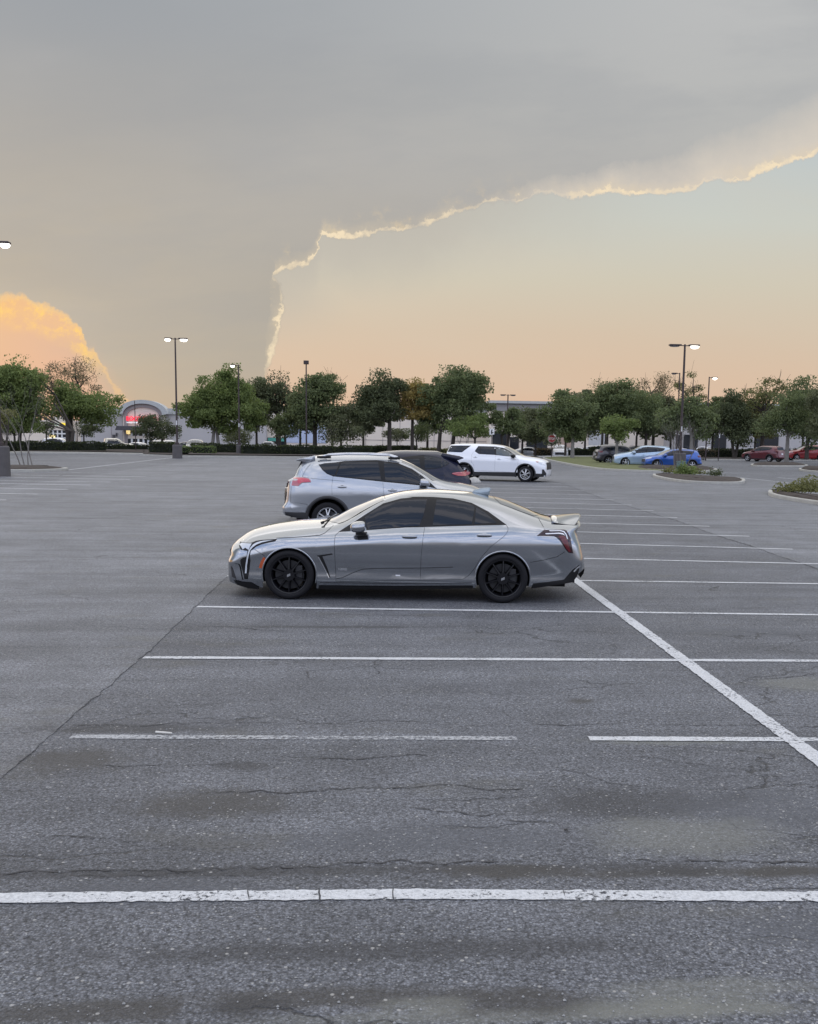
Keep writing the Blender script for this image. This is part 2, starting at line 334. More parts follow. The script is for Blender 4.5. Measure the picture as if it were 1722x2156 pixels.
def tube(bm, p0, p1, r0, r1=None, seg=10, caps=True):
    r1 = r0 if r1 is None else r1; p0 = Vector(p0); p1 = Vector(p1); d = (p1 - p0)
    if d.length < 1e-6: return
    q = d.normalized().to_track_quat('Z', 'Y').to_matrix()
    a = [bm.verts.new(p0 + q @ Vector((math.cos(t) * r0, math.sin(t) * r0, 0))) for t in [2 * math.pi * k / seg for k in range(seg)]]
    b = [bm.verts.new(p1 + q @ Vector((math.cos(t) * r1, math.sin(t) * r1, 0))) for t in [2 * math.pi * k / seg for k in range(seg)]]
    for k in range(seg): bm.faces.new((a[k], a[(k + 1) % seg], b[(k + 1) % seg], b[k]))
    if caps: bm.faces.new(a[::-1]); bm.faces.new(b)
def lathe_y(prof, seg=40):
    """prof: (radius, y); revolved about the y axis"""
    vs = []; fs = []; n = len(prof)
    for k in range(seg):
        t = 2 * math.pi * k / seg
        for (r, y) in prof: vs.append((r * math.cos(t), y, r * math.sin(t)))
    for k in range(seg):
        for j in range(n - 1):
            a = k * n + j; b = ((k + 1) % seg) * n + j
            fs.append((a, b, b + 1, a + 1))
    return vs, fs
def prism(bm, pts, y0, y1):
    """polygon in (x,z) extruded from y0 to y1"""
    a = [bm.verts.new((p[0], y0, p[1])) for p in pts]; b = [bm.verts.new((p[0], y1, p[1])) for p in pts]
    n = len(pts)
    try: bm.faces.new(a); bm.faces.new(b[::-1])
    except ValueError: pass
    for k in range(n): bm.faces.new((a[k], b[k], b[(k + 1) % n], a[(k + 1) % n]))
def text_mesh(name, s, size, m, parent, M, extr=0.02, sx=1.0):
    c = bpy.data.curves.new(name, 'FONT'); c.body = s; c.size = size; c.extrude = extr; c.align_x = 'LEFT'; c.offset = size * 0.02
    o = bpy.data.objects.new(name + '_curve', c); COL.objects.link(o)
    bpy.context.view_layer.update()
    me = bpy.data.meshes.new_from_object(o.evaluated_get(bpy.context.evaluated_depsgraph_get()))
    COL.objects.unlink(o); bpy.data.objects.remove(o)
    me.name = name
    for w in me.vertices: w.co = M @ Vector((w.co.x * sx, w.co.y, w.co.z))
    me.materials.clear(); me.materials.append(m)
    k = bpy.data.objects.new(name, me); COL.objects.link(k); k.parent = parent
    return k

def pchip(xs, ys):
    xs = np.array(xs, float); ys = np.array(ys, float); h = np.diff(xs); dl = np.diff(ys) / h
    d = np.zeros_like(ys)
    for k in range(1, len(xs) - 1):
        if dl[k - 1] * dl[k] > 0:
            w1 = 2 * h[k] + h[k - 1]; w2 = h[k] + 2 * h[k - 1]; d[k] = (w1 + w2) / (w1 / dl[k - 1] + w2 / dl[k])
    d[0] = dl[0]; d[-1] = dl[-1]
    def f(x):
        x = np.clip(np.asarray(x, float), xs[0], xs[-1]); i = np.clip(np.searchsorted(xs, x, side='right') - 1, 0, len(xs) - 2)
        t = (x - xs[i]) / h[i]
        return (2 * t**3 - 3 * t**2 + 1) * ys[i] + (t**3 - 2 * t**2 + t) * h[i] * d[i] + (-2 * t**3 + 3 * t**2) * ys[i + 1] + (t**3 - t**2) * h[i] * d[i + 1]
    return f
def PC(pts): return pchip([p[0] for p in pts], [p[1] for p in pts])
def sstep(a, b, x):
    t = np.clip((x - a) / (b - a), 0, 1); return t * t * (3 - 2 * t)

# ------------------------------------------------------------------ cars
M_GLASS = mat('tinted_glass', (0.004, 0.008, 0.016), 0.015, 0, 0.0, 0.05, 2, spec=0.42)
M_WSCR = mat('windscreen_glass', (0.10, 0.10, 0.10), 0.03, 0, 1.0, 0.05, 2, spec=1.0)
M_GLASSL = mat('light_tinted_glass', (0.05, 0.065, 0.07), 0.03, 0, 0.0, 0.05, 2, spec=0.9)
M_TRIM = mat('black_trim', (0.008, 0.008, 0.009), 0.4, 0, 0.0, spec=.3)
M_PLASTIC = mat('black_plastic', (0.022, 0.022, 0.024), 0.6)
M_SEAM = mat('panel_seam', (0.016, 0.017, 0.019), 0.9)  # also colours the painted shade line on the saloon doors
M_TYRE = mat('tyre_rubber', (0.009, 0.009, 0.011), 0.7, spec=.25, bump=0.3, bscale=90)
M_CHROME = mat('chrome', (0.75, 0.76, 0.78), 0.12, 1.0)
M_ALLOY = mat('silver_alloy', (0.55, 0.56, 0.58), 0.25, 0.9, 0.3)
M_BLACKRIM = mat('gloss_black_alloy', (0.006, 0.006, 0.008), 0.25, 0.0, 0.0, spec=.35)
M_DISC = mat('brake_disc_steel', (0.035, 0.035, 0.038), 0.5, 0.3, spec=.3)
M_LAMP = mat('headlight_lens', (0.55, 0.58, 0.62), 0.05, 0.0, 1.0)
M_TAIL = mat('taillight_lens', (0.10, 0.005, 0.010), 0.08, 0.0, 0.4)
M_TAILP = mat('pale_taillight_lens', (0.42, 0.10, 0.12), 0.1, 0.0, 1.0)
M_TAILD = mat('dark_taillight_lens', (0.022, 0.003, 0.006), 0.05, 0.0, 0.3)
M_AMBER = mat('amber_marker', (0.42, 0.075, 0.02), 0.35, 0, 0.4)
M_WHITE = mat('white_lens', (0.75, 0.76, 0.80), 0.1, 0, 1.0)
M_UNDER = mat('underbody_black', (0.006, 0.006, 0.006), 0.95)

class Car:
    """lofted body: x runs back from the front axle, y to both sides, z up"""
    def __init__(s, sp, root, paintm, lod=1.0):
        s.sp = sp; s.root = root; s.pm = paintm; s.lod = lod
        s.zc = PC(sp['zc']); s.zr = PC(sp['zr']); s.yr = PC(sp['yr']); s.zb = PC(sp['zb']); s.yb = PC(sp['yb'])
        s.Wf = PC(sp['W']); s.zs = PC(sp['sill']); s.prof = PC(sp['prof'])
        s.qf = PC(sp['qf']); s.qr = PC(sp['qr']); s.x0 = sp['zc'][0][0]; s.x1 = sp['zc'][-1][0]
        s.lf = sp.get('lf', 0.4); s.lr = sp.get('lr', 0.4); s.Ra = sp['Ra']; s.wb = sp['wb']; s.R = sp['R']
        s.Wm = max(p[1] for p in sp['W'])
        s.build_grid()
    def sec(s, x):
        W = float(s.Wf(x)); k = W / s.Wm
        zb = float(s.zb(x)); yb = float(s.yb(x)) * k; zr = max(float(s.zr(x)), zb + 0.015); yr = float(s.yr(x)) * k; zc = max(float(s.zc(x)), zr)
        yr = min(yr, yb - 0.01)
        bot = float(s.zs(x))
        for xw in (0.0, s.wb):
            d = abs(x - xw)
            if d < s.Ra: bot = max(bot, s.R + math.sqrt(s.Ra ** 2 - d * d))
        zb = max(zb, bot + 0.02)
        t = np.linspace(0, 1, s.nb); z = bot + (zb - bot) * t
        f = s.prof(z) * W; ft = float(s.prof(zb)) * W
        uu = np.clip((zb - z) / s.sp.get('shoulder', 0.22), 0, 1)
        y = f - (ft - yb) * (1 - uu) ** 2
        t2 = np.linspace(0, 1, s.ng + 1)[1:]
        z2 = zb + (zr - zb) * t2; y2 = yb + (yr - yb) * t2 + 0.05 * min(1, (zr - zb) / .3) * t2 * (1 - t2) * 2
        t3 = np.linspace(0, 1, s.nt + 1)[1:]; t3 = t3 ** 0.8
        y3 = yr * (1 - t3); z3 = zr + (zc - zr) * (1 - (y3 / max(yr, 1e-3)) ** s.sp.get('crown', 2.4))
        Y = np.concatenate([y, y2, y3]); Z = np.concatenate([z, z2, z3])
        jr = s.nb + s.ng - 1
        for _ in range(4):
            a = slice(jr - 2, jr + 3)
            Y[jr - 2:jr + 3] = 0.5 * Y[jr - 2:jr + 3] + 0.25 * (Y[jr - 3:jr + 2] + Y[jr - 1:jr + 4])
            Z[jr - 2:jr + 3] = 0.5 * Z[jr - 2:jr + 3] + 0.25 * (Z[jr - 3:jr + 2] + Z[jr - 1:jr + 4])
        return Y, Z
    def build_grid(s):
        s.nb = max(8, int(22 * s.lod)); s.ng = max(5, int(9 * s.lod)); s.nt = max(6, int(12 * s.lod))
        st = 0.03 / s.lod
        xs = list(np.arange(s.x0, s.x1, st)) + [s.x1]
        for e, sg in ((s.x0, 1), (s.x1, -1)): xs += [e + sg * d for d in (0.004, 0.010, 0.018, 0.045)]
        for xw in (0.0, s.wb):
            xs += [xw + sg * (s.Ra + e) for sg in (-1, 1) for e in (0.0008, -0.0008)]
            xs += [xw + s.Ra * math.cos(a) for a in np.linspace(0.06, math.pi - 0.06, int(26 * s.lod) + 6)]
        xs = sorted(xs); out = [xs[0]]
        for x in xs[1:]:
            if x - out[-1] > 0.0012: out.append(x)
        s.X = np.array(out); s.YG = []; s.ZG = []
        for x in s.X:
            Y, Z = s.sec(float(x)); s.YG.append(Y); s.ZG.append(Z)
        s.YG = np.array(s.YG); s.ZG = np.array(s.ZG); s.jr = s.nb + s.ng - 1
    def shear(s, x, z):
        wf = 1 - sstep(s.x0, s.x0 + s.lf, x); wr = sstep(s.x1 - s.lr, s.x1, x)
        return x + wf * s.qf(z) + wr * s.qr(z)
    def unshear(s, X, z):
        x = np.array(X, float)
        for _ in range(14): x = x + 0.7 * (X - s.shear(x, z))
        return np.clip(x, s.x0, s.x1)
    def side(s, X, z):
        """half width at sheared (X,z)"""
        X = np.atleast_1d(np.asarray(X, float)); z = np.atleast_1d(np.asarray(z, float)); x = s.unshear(X, z)
        i = np.clip(np.searchsorted(s.X, x) - 1, 0, len(s.X) - 2); t = (x - s.X[i]) / (s.X[i + 1] - s.X[i])
        out = np.zeros(len(x))
        for k in range(len(x)):
            v = []
            for ii in (i[k], i[k] + 1):
                zz = s.ZG[ii, :s.jr + 1]
                if z[k] < zz[0]:   # below an arch edge: keep the body line
                    W = float(s.Wf(s.X[ii])); v.append(float(s.prof(z[k])) * W)
                else: v.append(np.interp(z[k], zz, s.YG[ii, :s.jr + 1]))
            out[k] = v[0] * (1 - t[k]) + v[1] * t[k]
        return out
    def top(s, X, y):
        X = np.atleast_1d(np.asarray(X, float)); y = np.abs(np.atleast_1d(np.asarray(y, float)))
        z = s.zc(X).copy(); 
        for _ in range(3):
            x = s.unshear(X, z)
            i = np.clip(np.searchsorted(s.X, x) - 1, 0, len(s.X) - 2); t = (x - s.X[i]) / (s.X[i + 1] - s.X[i])
            for k in range(len(x)):
                v = [np.interp(y[k], s.YG[ii, s.jr:][::-1], s.ZG[ii, s.jr:][::-1]) for ii in (i[k], i[k] + 1)]
                z[k] = v[0] * (1 - t[k]) + v[1] * t[k]
        return z
    def body(s):
        n, m = s.YG.shape; vs = []; fs = []
        for sg in (-1, 1):
            for i in range(n):
                for j in range(m):
                    if sg == 1 and j == m - 1: continue
                    vs.append((float(s.shear(s.X[i], s.ZG[i, j])), sg * s.YG[i, j], s.ZG[i, j]))
        off = n * m
        idx = lambda sg, i, j: (i * m + j) if (sg < 0 or j == m - 1) else off + i * (m - 1) + j
        for i in range(n - 1):
            for j in range(m - 1):
                fs.append((idx(-1, i, j), idx(-1, i + 1, j), idx(-1, i + 1, j + 1), idx(-1, i, j + 1)))
                fs.append((idx(1, i, j), idx(1, i, j + 1), idx(1, i + 1, j + 1), idx(1, i + 1, j)))
        for i, fl in ((0, 1), (n - 1, -1)):
            for j in range(m - 2):
                q = (idx(-1, i, j), idx(-1, i, j + 1), idx(1, i, j + 1), idx(1, i, j))
                fs.append(q[::fl])
            q = (idx(-1, i, m - 2), idx(-1, i, m - 1), idx(1, i, m - 2)); fs.append(q[::fl])
        o = mesh_obj('body', vs, fs, s.pm, s.root, True)
        return o
    def _tess(s, poly, step):
        """polygon in a plane -> gridded triangles"""
        bm = bmesh.new(); vv = [bm.verts.new((p[0], p[1], 0)) for p in poly]
        for t in tessellate_polygon([[Vector((p[0], p[1], 0)) for p in poly]]):
            try: bm.faces.new([vv[k] for k in t])
            except ValueError: pass
        xs = [p[0] for p in poly]; ys = [p[1] for p in poly]
        for ax, lo, hi in ((0, min(xs), max(xs)), (1, min(ys), max(ys))):
            a = math.ceil(lo / step + 1e-6) * step
            while a < hi - 1e-4:
                co = (a, 0, 0) if ax == 0 else (0, a, 0); no = (1, 0, 0) if ax == 0 else (0, 1, 0)
                bmesh.ops.bisect_plane(bm, geom=bm.verts[:] + bm.edges[:] + bm.faces[:], plane_co=co, plane_no=no, dist=1e-5)
                a += step
        bmesh.ops.remove_doubles(bm, verts=bm.verts[:], dist=2e-5)
        bm.verts.index_update()
        P = np.array([(q.co.x, q.co.y) for q in bm.verts]); Fc = [[q.index for q in f.verts] for f in bm.faces]
        # consistent orientation (counter-clockwise in the plane)
        out = []
        for f in Fc:
            a = 0.0
            for k in range(len(f)): a += P[f[k - 1]][0] * P[f[k]][1] - P[f[k]][0] * P[f[k - 1]][1]
            if abs(a) < 1e-9: continue
            out.append(f if a > 0 else f[::-1])
        bm.free(); return P, out
    def side_normals(s, X, z, sg):
        e = 0.012
        yx = (s.side(X + e, z) - s.side(X - e, z)) / (2 * e); yz = (s.side(X, z + e) - s.side(X, z - e)) / (2 * e)
        n = np.stack([-yx, np.ones_like(yx) , -yz], 1); n /= np.linalg.norm(n, axis=1)[:, None]
        n[:, 1] *= sg; return n
    def patch(s, name, poly, offs, m, parent=None, sides=(-1, 1), step=None, rim=0.0):
        """piece of skin outlined in the side view, lying offs outside the body"""
        step = step or 0.06 / s.lod; res = []
        P, Fc = s._tess(poly, step); X, Z = P[:, 0], P[:, 1]
        for sg in sides:
            Y = s.side(X, Z); N = s.side_normals(X, Z, 1)
            V = np.stack([X, Y, Z], 1) + N * offs; V[:, 1] *= sg; N[:, 1] *= sg
            fs = [tuple(f) if sg < 0 else tuple(f[::-1]) for f in Fc]
            res.append(mesh_obj(name, V, fs, m, parent or s.root, True, N))
        return res
    def ribbon(s, lines, w, offs, m, name='panel_seam', parent=None, sides=(-1, 1), offa=None):
        res = []
        for sg in sides:
            vs = []; fs = []
            for ln in lines:
                pts = [np.array(ln[0], float)]
                for a, b in zip(ln[:-1], ln[1:]):
                    a = np.array(a, float); b = np.array(b, float); k = max(1, int(np.linalg.norm(b - a) / 0.05))
                    for q in range(1, k + 1): pts.append(a + (b - a) * q / k)
                pts = np.array(pts); T = np.gradient(pts, axis=0); T /= np.linalg.norm(T, axis=1)[:, None] + 1e-9
                Nn = np.stack([-T[:, 1], T[:, 0]], 1); A = pts + Nn * w / 2; B = pts - Nn * w / 2
                ya = s.side(A[:, 0], A[:, 1]) + (offs if offa is None else offa); yb = s.side(B[:, 0], B[:, 1]) + offs
                o = len(vs); n = len(pts)
                for k in range(n): vs.append((A[k, 0], sg * ya[k], A[k, 1]))
                for k in range(n): vs.append((B[k, 0], sg * yb[k], B[k, 1]))
                for k in range(n - 1): fs.append((o + k, o + k + 1, o + n + k + 1, o + n + k))
            res.append(mesh_obj(name, vs, fs, m, parent or s.root))
        return res
    def top_patch(s, name, poly, offs, m, parent=None):
        """outline in plan view (x,y), both halves given"""
        P, Fc = s._tess(poly, 0.07 / s.lod); X, Y = P[:, 0], P[:, 1]; e = 0.012
        Z = s.top(X, Y); zx = (s.top(X + e, Y) - s.top(X - e, Y)) / (2 * e)
        zy = (s.top(X, np.abs(Y) + e) - s.top(X, np.maximum(np.abs(Y) - e, 0))) / (2 * e) * np.sign(Y)
        N = np.stack([-zx, -zy, np.ones_like(zx)], 1); N /= np.linalg.norm(N, axis=1)[:, None]
        return mesh_obj(name, np.stack([X, Y, Z], 1) + N * offs, [tuple(f) for f in Fc], m, parent or s.root, True, N)
    def end_patch(s, name, poly, offs, m, rear=True, parent=None):
        """outline in (y,z) on the flat end of the body"""
        P, Fc = s._tess(poly, 0.06 / s.lod); Y, Z = P[:, 0], P[:, 1]
        xe = s.x1 if rear else s.x0; q = s.qr if rear else s.qf; sg = 1 if rear else -1
        X = xe + q(Z) + sg * offs
        fs = [tuple(f) if rear else tuple(f[::-1]) for f in Fc]
        return mesh_obj(name, np.stack([X, Y, Z], 1), fs, m, parent or s.root, True)
    def under(s):
        bm = bmesh.new(); z0 = float(s.zs(s.wb / 2)) + 0.02
        x = s.unshear(np.array([s.x0 + .12]), np.array([.3]))[0]
        box(bm, ((s.x0 + s.x1) / 2, 0, z0 + 0.2), (s.x1 - s.x0 - 0.5, 1.0, 0.42))
        box(bm, (s.wb / 2, 0, z0 + 0.1), (s.wb - 2 * s.Ra - 0.02, s.Wm * 2 - 0.18, 0.16))
        box(bm, (s.x0 + (-s.Ra - s.x0) / 2 + .06, 0, z0 + 0.14), (max(.1, -s.Ra - s.x0 - .16), s.Wm * 2 - 0.5, 0.2))
        box(bm, (s.wb + s.Ra + (s.x1 - s.wb - s.Ra) / 2 - .06, 0, z0 + 0.2), (max(.1, s.x1 - s.wb - s.Ra - .16), s.Wm * 2 - 0.5, 0.26))
        bm_obj('underbody', bm, M_UNDER, s.root)
        for xw in (0.0, s.wb):
            for sg in (-1, 1):
                vs = []; fs = []; a = np.linspace(-0.12, math.pi + 0.12, 22)
                for t in a:
                    X = xw + s.Ra * math.cos(t); Z = s.R + s.Ra * math.sin(t)
                    Y = float(s.side([X], [max(Z, .2)])[0]) - 0.003
                    vs.append((X, sg * Y, Z)); vs.append((X, sg * 0.42, Z))
                for k in range(len(a) - 1): q = 2 * k; fs.append((q, q + 1, q + 3, q + 2))
                mesh_obj('wheel_arch_liner', vs, fs, M_UNDER, s.root)
    def wheels(s, rimm, style, rimr, cap=None):
        R = s.R; tw = 0.115
        for xw in (0.0, s.wb):
            for sg in (-1, 1):
                yo = s.Wm - 0.030
                seg = int(48 * s.lod) + 12
                # hub and spokes
                bm = bmesh.new(); ns = {'ten': 10, 'five': 5, 'six': 6, 'double': 5}[style]
                tube(bm, (0, -0.035, 0), (0, 0.05, 0), 0.075, 0.085, 20)
                def spoke(a, w0, w1, da=0.0):
                    c0 = Vector((0.05 * math.cos(a), 0, 0.05 * math.sin(a))); r = rimr - 0.012
                    c1 = Vector((r * math.cos(a + da), 0, r * math.sin(a + da))); t = (c1 - c0).normalized(); nn = Vector((-t.z, 0, t.x))
                    P = []
                    for c, w, yf, yb_ in ((c0, w0, -0.030, 0.02), (c1, w1, -0.012, 0.03)):
                        P += [bm.verts.new(c + nn * w + Vector((0, yb_, 0))), bm.verts.new(c + nn * w * 0.45 + Vector((0, yf, 0))),
                              bm.verts.new(c - nn * w * 0.45 + Vector((0, yf, 0))), bm.verts.new(c - nn * w + Vector((0, yb_, 0)))]
                    for k in range(4): bm.faces.new((P[k], P[(k + 1) % 4], P[4 + (k + 1) % 4], P[4 + k]))
                for k in range(ns):
                    a = 2 * math.pi * k / ns + 0.3
                    if style == 'ten': spoke(a, 0.020, 0.014)
                    elif style == 'double': spoke(a, 0.028, 0.020, 0.20); spoke(a, 0.028, 0.020, -0.20)
                    elif style == 'five': spoke(a, 0.05, 0.035)
                    else: spoke(a, 0.035, 0.022, 0.13); spoke(a, 0.035, 0.022, -0.13)
                w = bm_obj('wheel', bm, rimm, s.root)
                w.location = (xw, sg * yo, R); w.rotation_euler = (0, 0, 0 if sg < 0 else math.pi)
                v_, f_ = lathe_y([(rimr + .012, -0.020), (rimr - 0.004, -0.024), (rimr - 0.014, -0.010), (rimr - 0.03, 0.03), (rimr - 0.035, 0.2)], seg)
                mesh_obj('rim', v_, f_, rimm, w, True)
                v_, f_ = lathe_y([(rimr + 0.002, -0.012), (rimr + 0.012, -0.026), (rimr + .03, -0.032), (R - 0.035, -0.032), (R - 0.012, -0.020), (R - .002, -0.002), (R, 0.02), (R, 0.19), (R - 0.03, 0.22), (rimr, 0.21)], seg)
                mesh_obj('tyre', v_, f_, M_TYRE, w, True)
                if s.lod > 0.7:
                    v_, f_ = lathe_y([(0.06, 0.045), (rimr * 0.78, 0.045), (rimr * 0.78, 0.06), (0.06, 0.06)], 30)
                    mesh_obj('brake_disc', v_, f_, M_DISC, w)
                    bm = bmesh.new(); box(bm, (rimr * 0.52, 0.03, 0.04), (0.09, 0.05, 0.17), bev=0.012); bm_obj('brake_caliper', bm, M_DISC, w)
                if cap:
                    bm = bmesh.new(); a0 = 0.45
                    prism(bm, [(-0.030, -0.014), (0.018, -0.014), (0.030, 0.014), (-0.018, 0.014)], -0.042, -0.036)
                    c_ = bm_obj('hub_emblem', bm, cap, w); c_.rotation_euler = (0, -a0, 0)
    def arch_trim(s, w, offs, m, name='arch_trim'):
        for xw in (0.0, s.wb):
            poly = []
            a0 = math.asin(max(-1, (0.22 - s.R) / (s.Ra + w)));
            A = np.linspace(a0, math.pi - a0, 26)
            poly = [(xw + (s.Ra + w) * math.cos(t), s.R + (s.Ra + w) * math.sin(t)) for t in A] + [(xw + (s.Ra - 0.002) * math.cos(t), s.R + (s.Ra - 0.002) * math.sin(t)) for t in A[::-1]]
            vs = []; fs = []
            n = len(A)
            X = np.array([p[0] for p in poly]); Z = np.array([p[1] for p in poly]); Y = s.side(X, Z)
            for sg in (-1, 1):
                vs = []; fs = []; o = 0
                for k in range(n):
                    q = 2 * n - 1 - k
                    vs += [(X[k], sg * (Y[k] + 0.001), Z[k]), (X[k], sg * (Y[k] + offs), Z[k]), (X[q], sg * (max(Y[q], Y[k] - .01) + offs), Z[q]), (X[q], sg * (Y[q] - 0.05), Z[q])]
                for k in range(n - 1):
                    for j in range(3):
                        a = o + 4 * k + j; fs.append((a, a + 1, a + 5, a + 4))
                mesh_obj(name, vs, fs, m, s.root, True)
    def handle(s, x, z, door, m, ln=0.2):
        for sg, d in zip((-1, 1), door):
            y = float(s.side([x], [z])[0]); bm = bmesh.new()
            r = bmesh.ops.create_uvsphere(bm, u_segments=20, v_segments=10, radius=1)
            for q in bm.verts: q.co = Vector((math.copysign(abs(q.co.x) ** 0.7, q.co.x) * ln / 2, q.co.y * 0.018, q.co.z * 0.021))
            o = bm_obj('handle', bm, m, d, True); o.location = (x, sg * (y + 0.034), z)
            bm = bmesh.new(); r = bmesh.ops.create_uvsphere(bm, u_segments=20, v_segments=10, radius=1)
            for q in bm.verts: q.co = Vector((q.co.x * ln * .24, q.co.y * 0.006, q.co.z * 0.034))
            o = bm_obj('handle_recess', bm, M_PLASTIC if s.lod < 1 else s.pm, d, True); o.location = (x, sg * (y + 0.001), z - 0.002)
    def mirror(s, x, z, m, k=1.0):
        for sg in (-1, 1):
            y = float(s.side([x], [z])[0]); bm = bmesh.new()
            bmesh.ops.create_uvsphere(bm, u_segments=24, v_segments=14, radius=1)
            for q in bm.verts:
                c = [math.copysign(abs(t) ** 0.72, t) for t in q.co]
                xx = c[0] * (0.085 if c[0] > 0 else 0.11) * k; zz = c[2] * 0.075 * k + c[0] * 0.01
                if zz < 0: zz *= 0.8
                q.co = Vector((xx, c[1] * 0.11 * k, zz))
            o = bm_obj('mirror', bm, m, s.root, True); o.location = (x, sg * (y + 0.17 * k), z + 0.045)
            bm = bmesh.new(); box(bm, (0, 0, 0), (0.13 * k, 0.13 * k, 0.03), bev=0.012)
            b = bm_obj('mirror_base', bm, M_TRIM, o, True); b.location = (0.02, -sg * 0.04, -0.075 * k)

def mk_frame(front, rearpx, half, flip):
    a = G(*front); b = G(*rearpx) if len(rearpx) == 2 else None
    v_ = b - a; yaw = math.atan2(v_[1] * flip, v_[0] * flip)
    return a, yaw
class Frame:
    """where a car stands: origin on the ground under its front axle; flip=-1 when its nose points right"""
    def __init__(s, origin, yaw, flip=1):
        s.o = np.array([origin[0], origin[1], 0.0]); s.yaw = yaw; s.flip = flip
        c, n = math.cos(yaw), math.sin(yaw); s.ax = np.array([c, n, 0]) * flip; s.ay = np.array([-n, c, 0])
    def tr(s, p, yh):
        d = ray(*p); C = np.array([0, 0, H]); t = ((s.o - C) @ s.ay - yh) / (d @ s.ay); Q = C + t * d
        return (float((Q - s.o) @ s.ax), float(Q[2]))
    def rz(s): return s.yaw if s.flip == 1 else s.yaw + math.pi
def crop(x0, y0, sc): return lambda cx, cy: ((x0 + cx / sc) * 0.71187, (y0 + cy / sc) * 0.71187)
C1 = crop(660, 1420, 2.87); C2 = crop(1200, 1420, 2.87); C3 = crop(800, 1280, 1.9133)
E1 = crop(680, 1460, 7.187); E2 = crop(1560, 1500, 8.294); R1 = crop(820, 1360, 8.61); R2 = crop(1240, 1310, 8.61); W1 = crop(1320, 1290, 5.381)

def rot_pts(f, pts, fr, yh): return [fr.tr(f(*p), yh) for p in pts]

def build_car(root, D, pm, lod, rimm, style, rimr, glass=None, front_glass=None, cladding=None, seams=True, cap=None, chrome_dlo=False):
    """D: a design (body curves and outlines); adds every part to root"""
    c = Car(D['spec'], root, pm, lod); c.body(); c.under(); c.wheels(rimm, style, rimr, cap)
    g = glass or M_GLASS
    if D.get('trim'): c.patch('window_trim', D['trim'], 0.003, M_CHROME if chrome_dlo else M_TRIM)
    if D.get('trim2'): c.patch('window_trim', D['trim2'], 0.003, M_TRIM)
    for k, p in enumerate(D.get('glass', [])):
        c.patch('side_window', p, 0.006, front_glass if (front_glass and k == 0) else g)
    doors = []
    for p in D.get('doors', []): doors.append(c.patch('door', p, 0.0025, pm))
    if seams and D.get('seams'): c.ribbon(D['seams'], 0.0048, 0.004, M_SEAM)
    for k, (x, z) in enumerate(D.get('handles', [])):
        if k < len(doors): c.handle(x, z, doors[k], pm)
    if D.get('windshield'): c.top_patch('windshield', D['windshield'], 0.004, M_WSCR)
    if D.get('rear_glass'): c.top_patch('rear_window', D['rear_glass'], 0.004, M_WSCR)
    if D.get('rear_glass_end'): c.end_patch('rear_window', D['rear_glass_end'], 0.006, g, True)
    if D.get('mirror'): c.mirror(D['mirror'][0], D['mirror'][1], D.get('mirror_mat', pm), D.get('mirror_k', 1.0))
    for p in D.get('head', []): c.patch('headlight', p, 0.006, M_LAMP)
    for p in D.get('tail', []): c.patch('taillight', p, 0.008, D.get('tail_mat', M_TAIL))
    for p in D.get('grille_end', []): c.end_patch('grille', p, 0.006, M_PLASTIC, False)
    for p in D.get('tail_end', []): c.end_patch('taillight', p, 0.008, D.get('tail_mat', M_TAIL), True)
    for p in D.get('plate_end', []): c.end_patch('number_plate', p, 0.010, M_WHITE, True)
    if cladding:
        c.arch_trim(0.065, 0.014, cladding)
        for p in D.get('clad', []): c.patch('lower_cladding', p, 0.010, cladding)
    return c
def mirror_y(half): return half + [(x, -y) for (x, y) in half[::-1] if abs(y) > 1e-6]

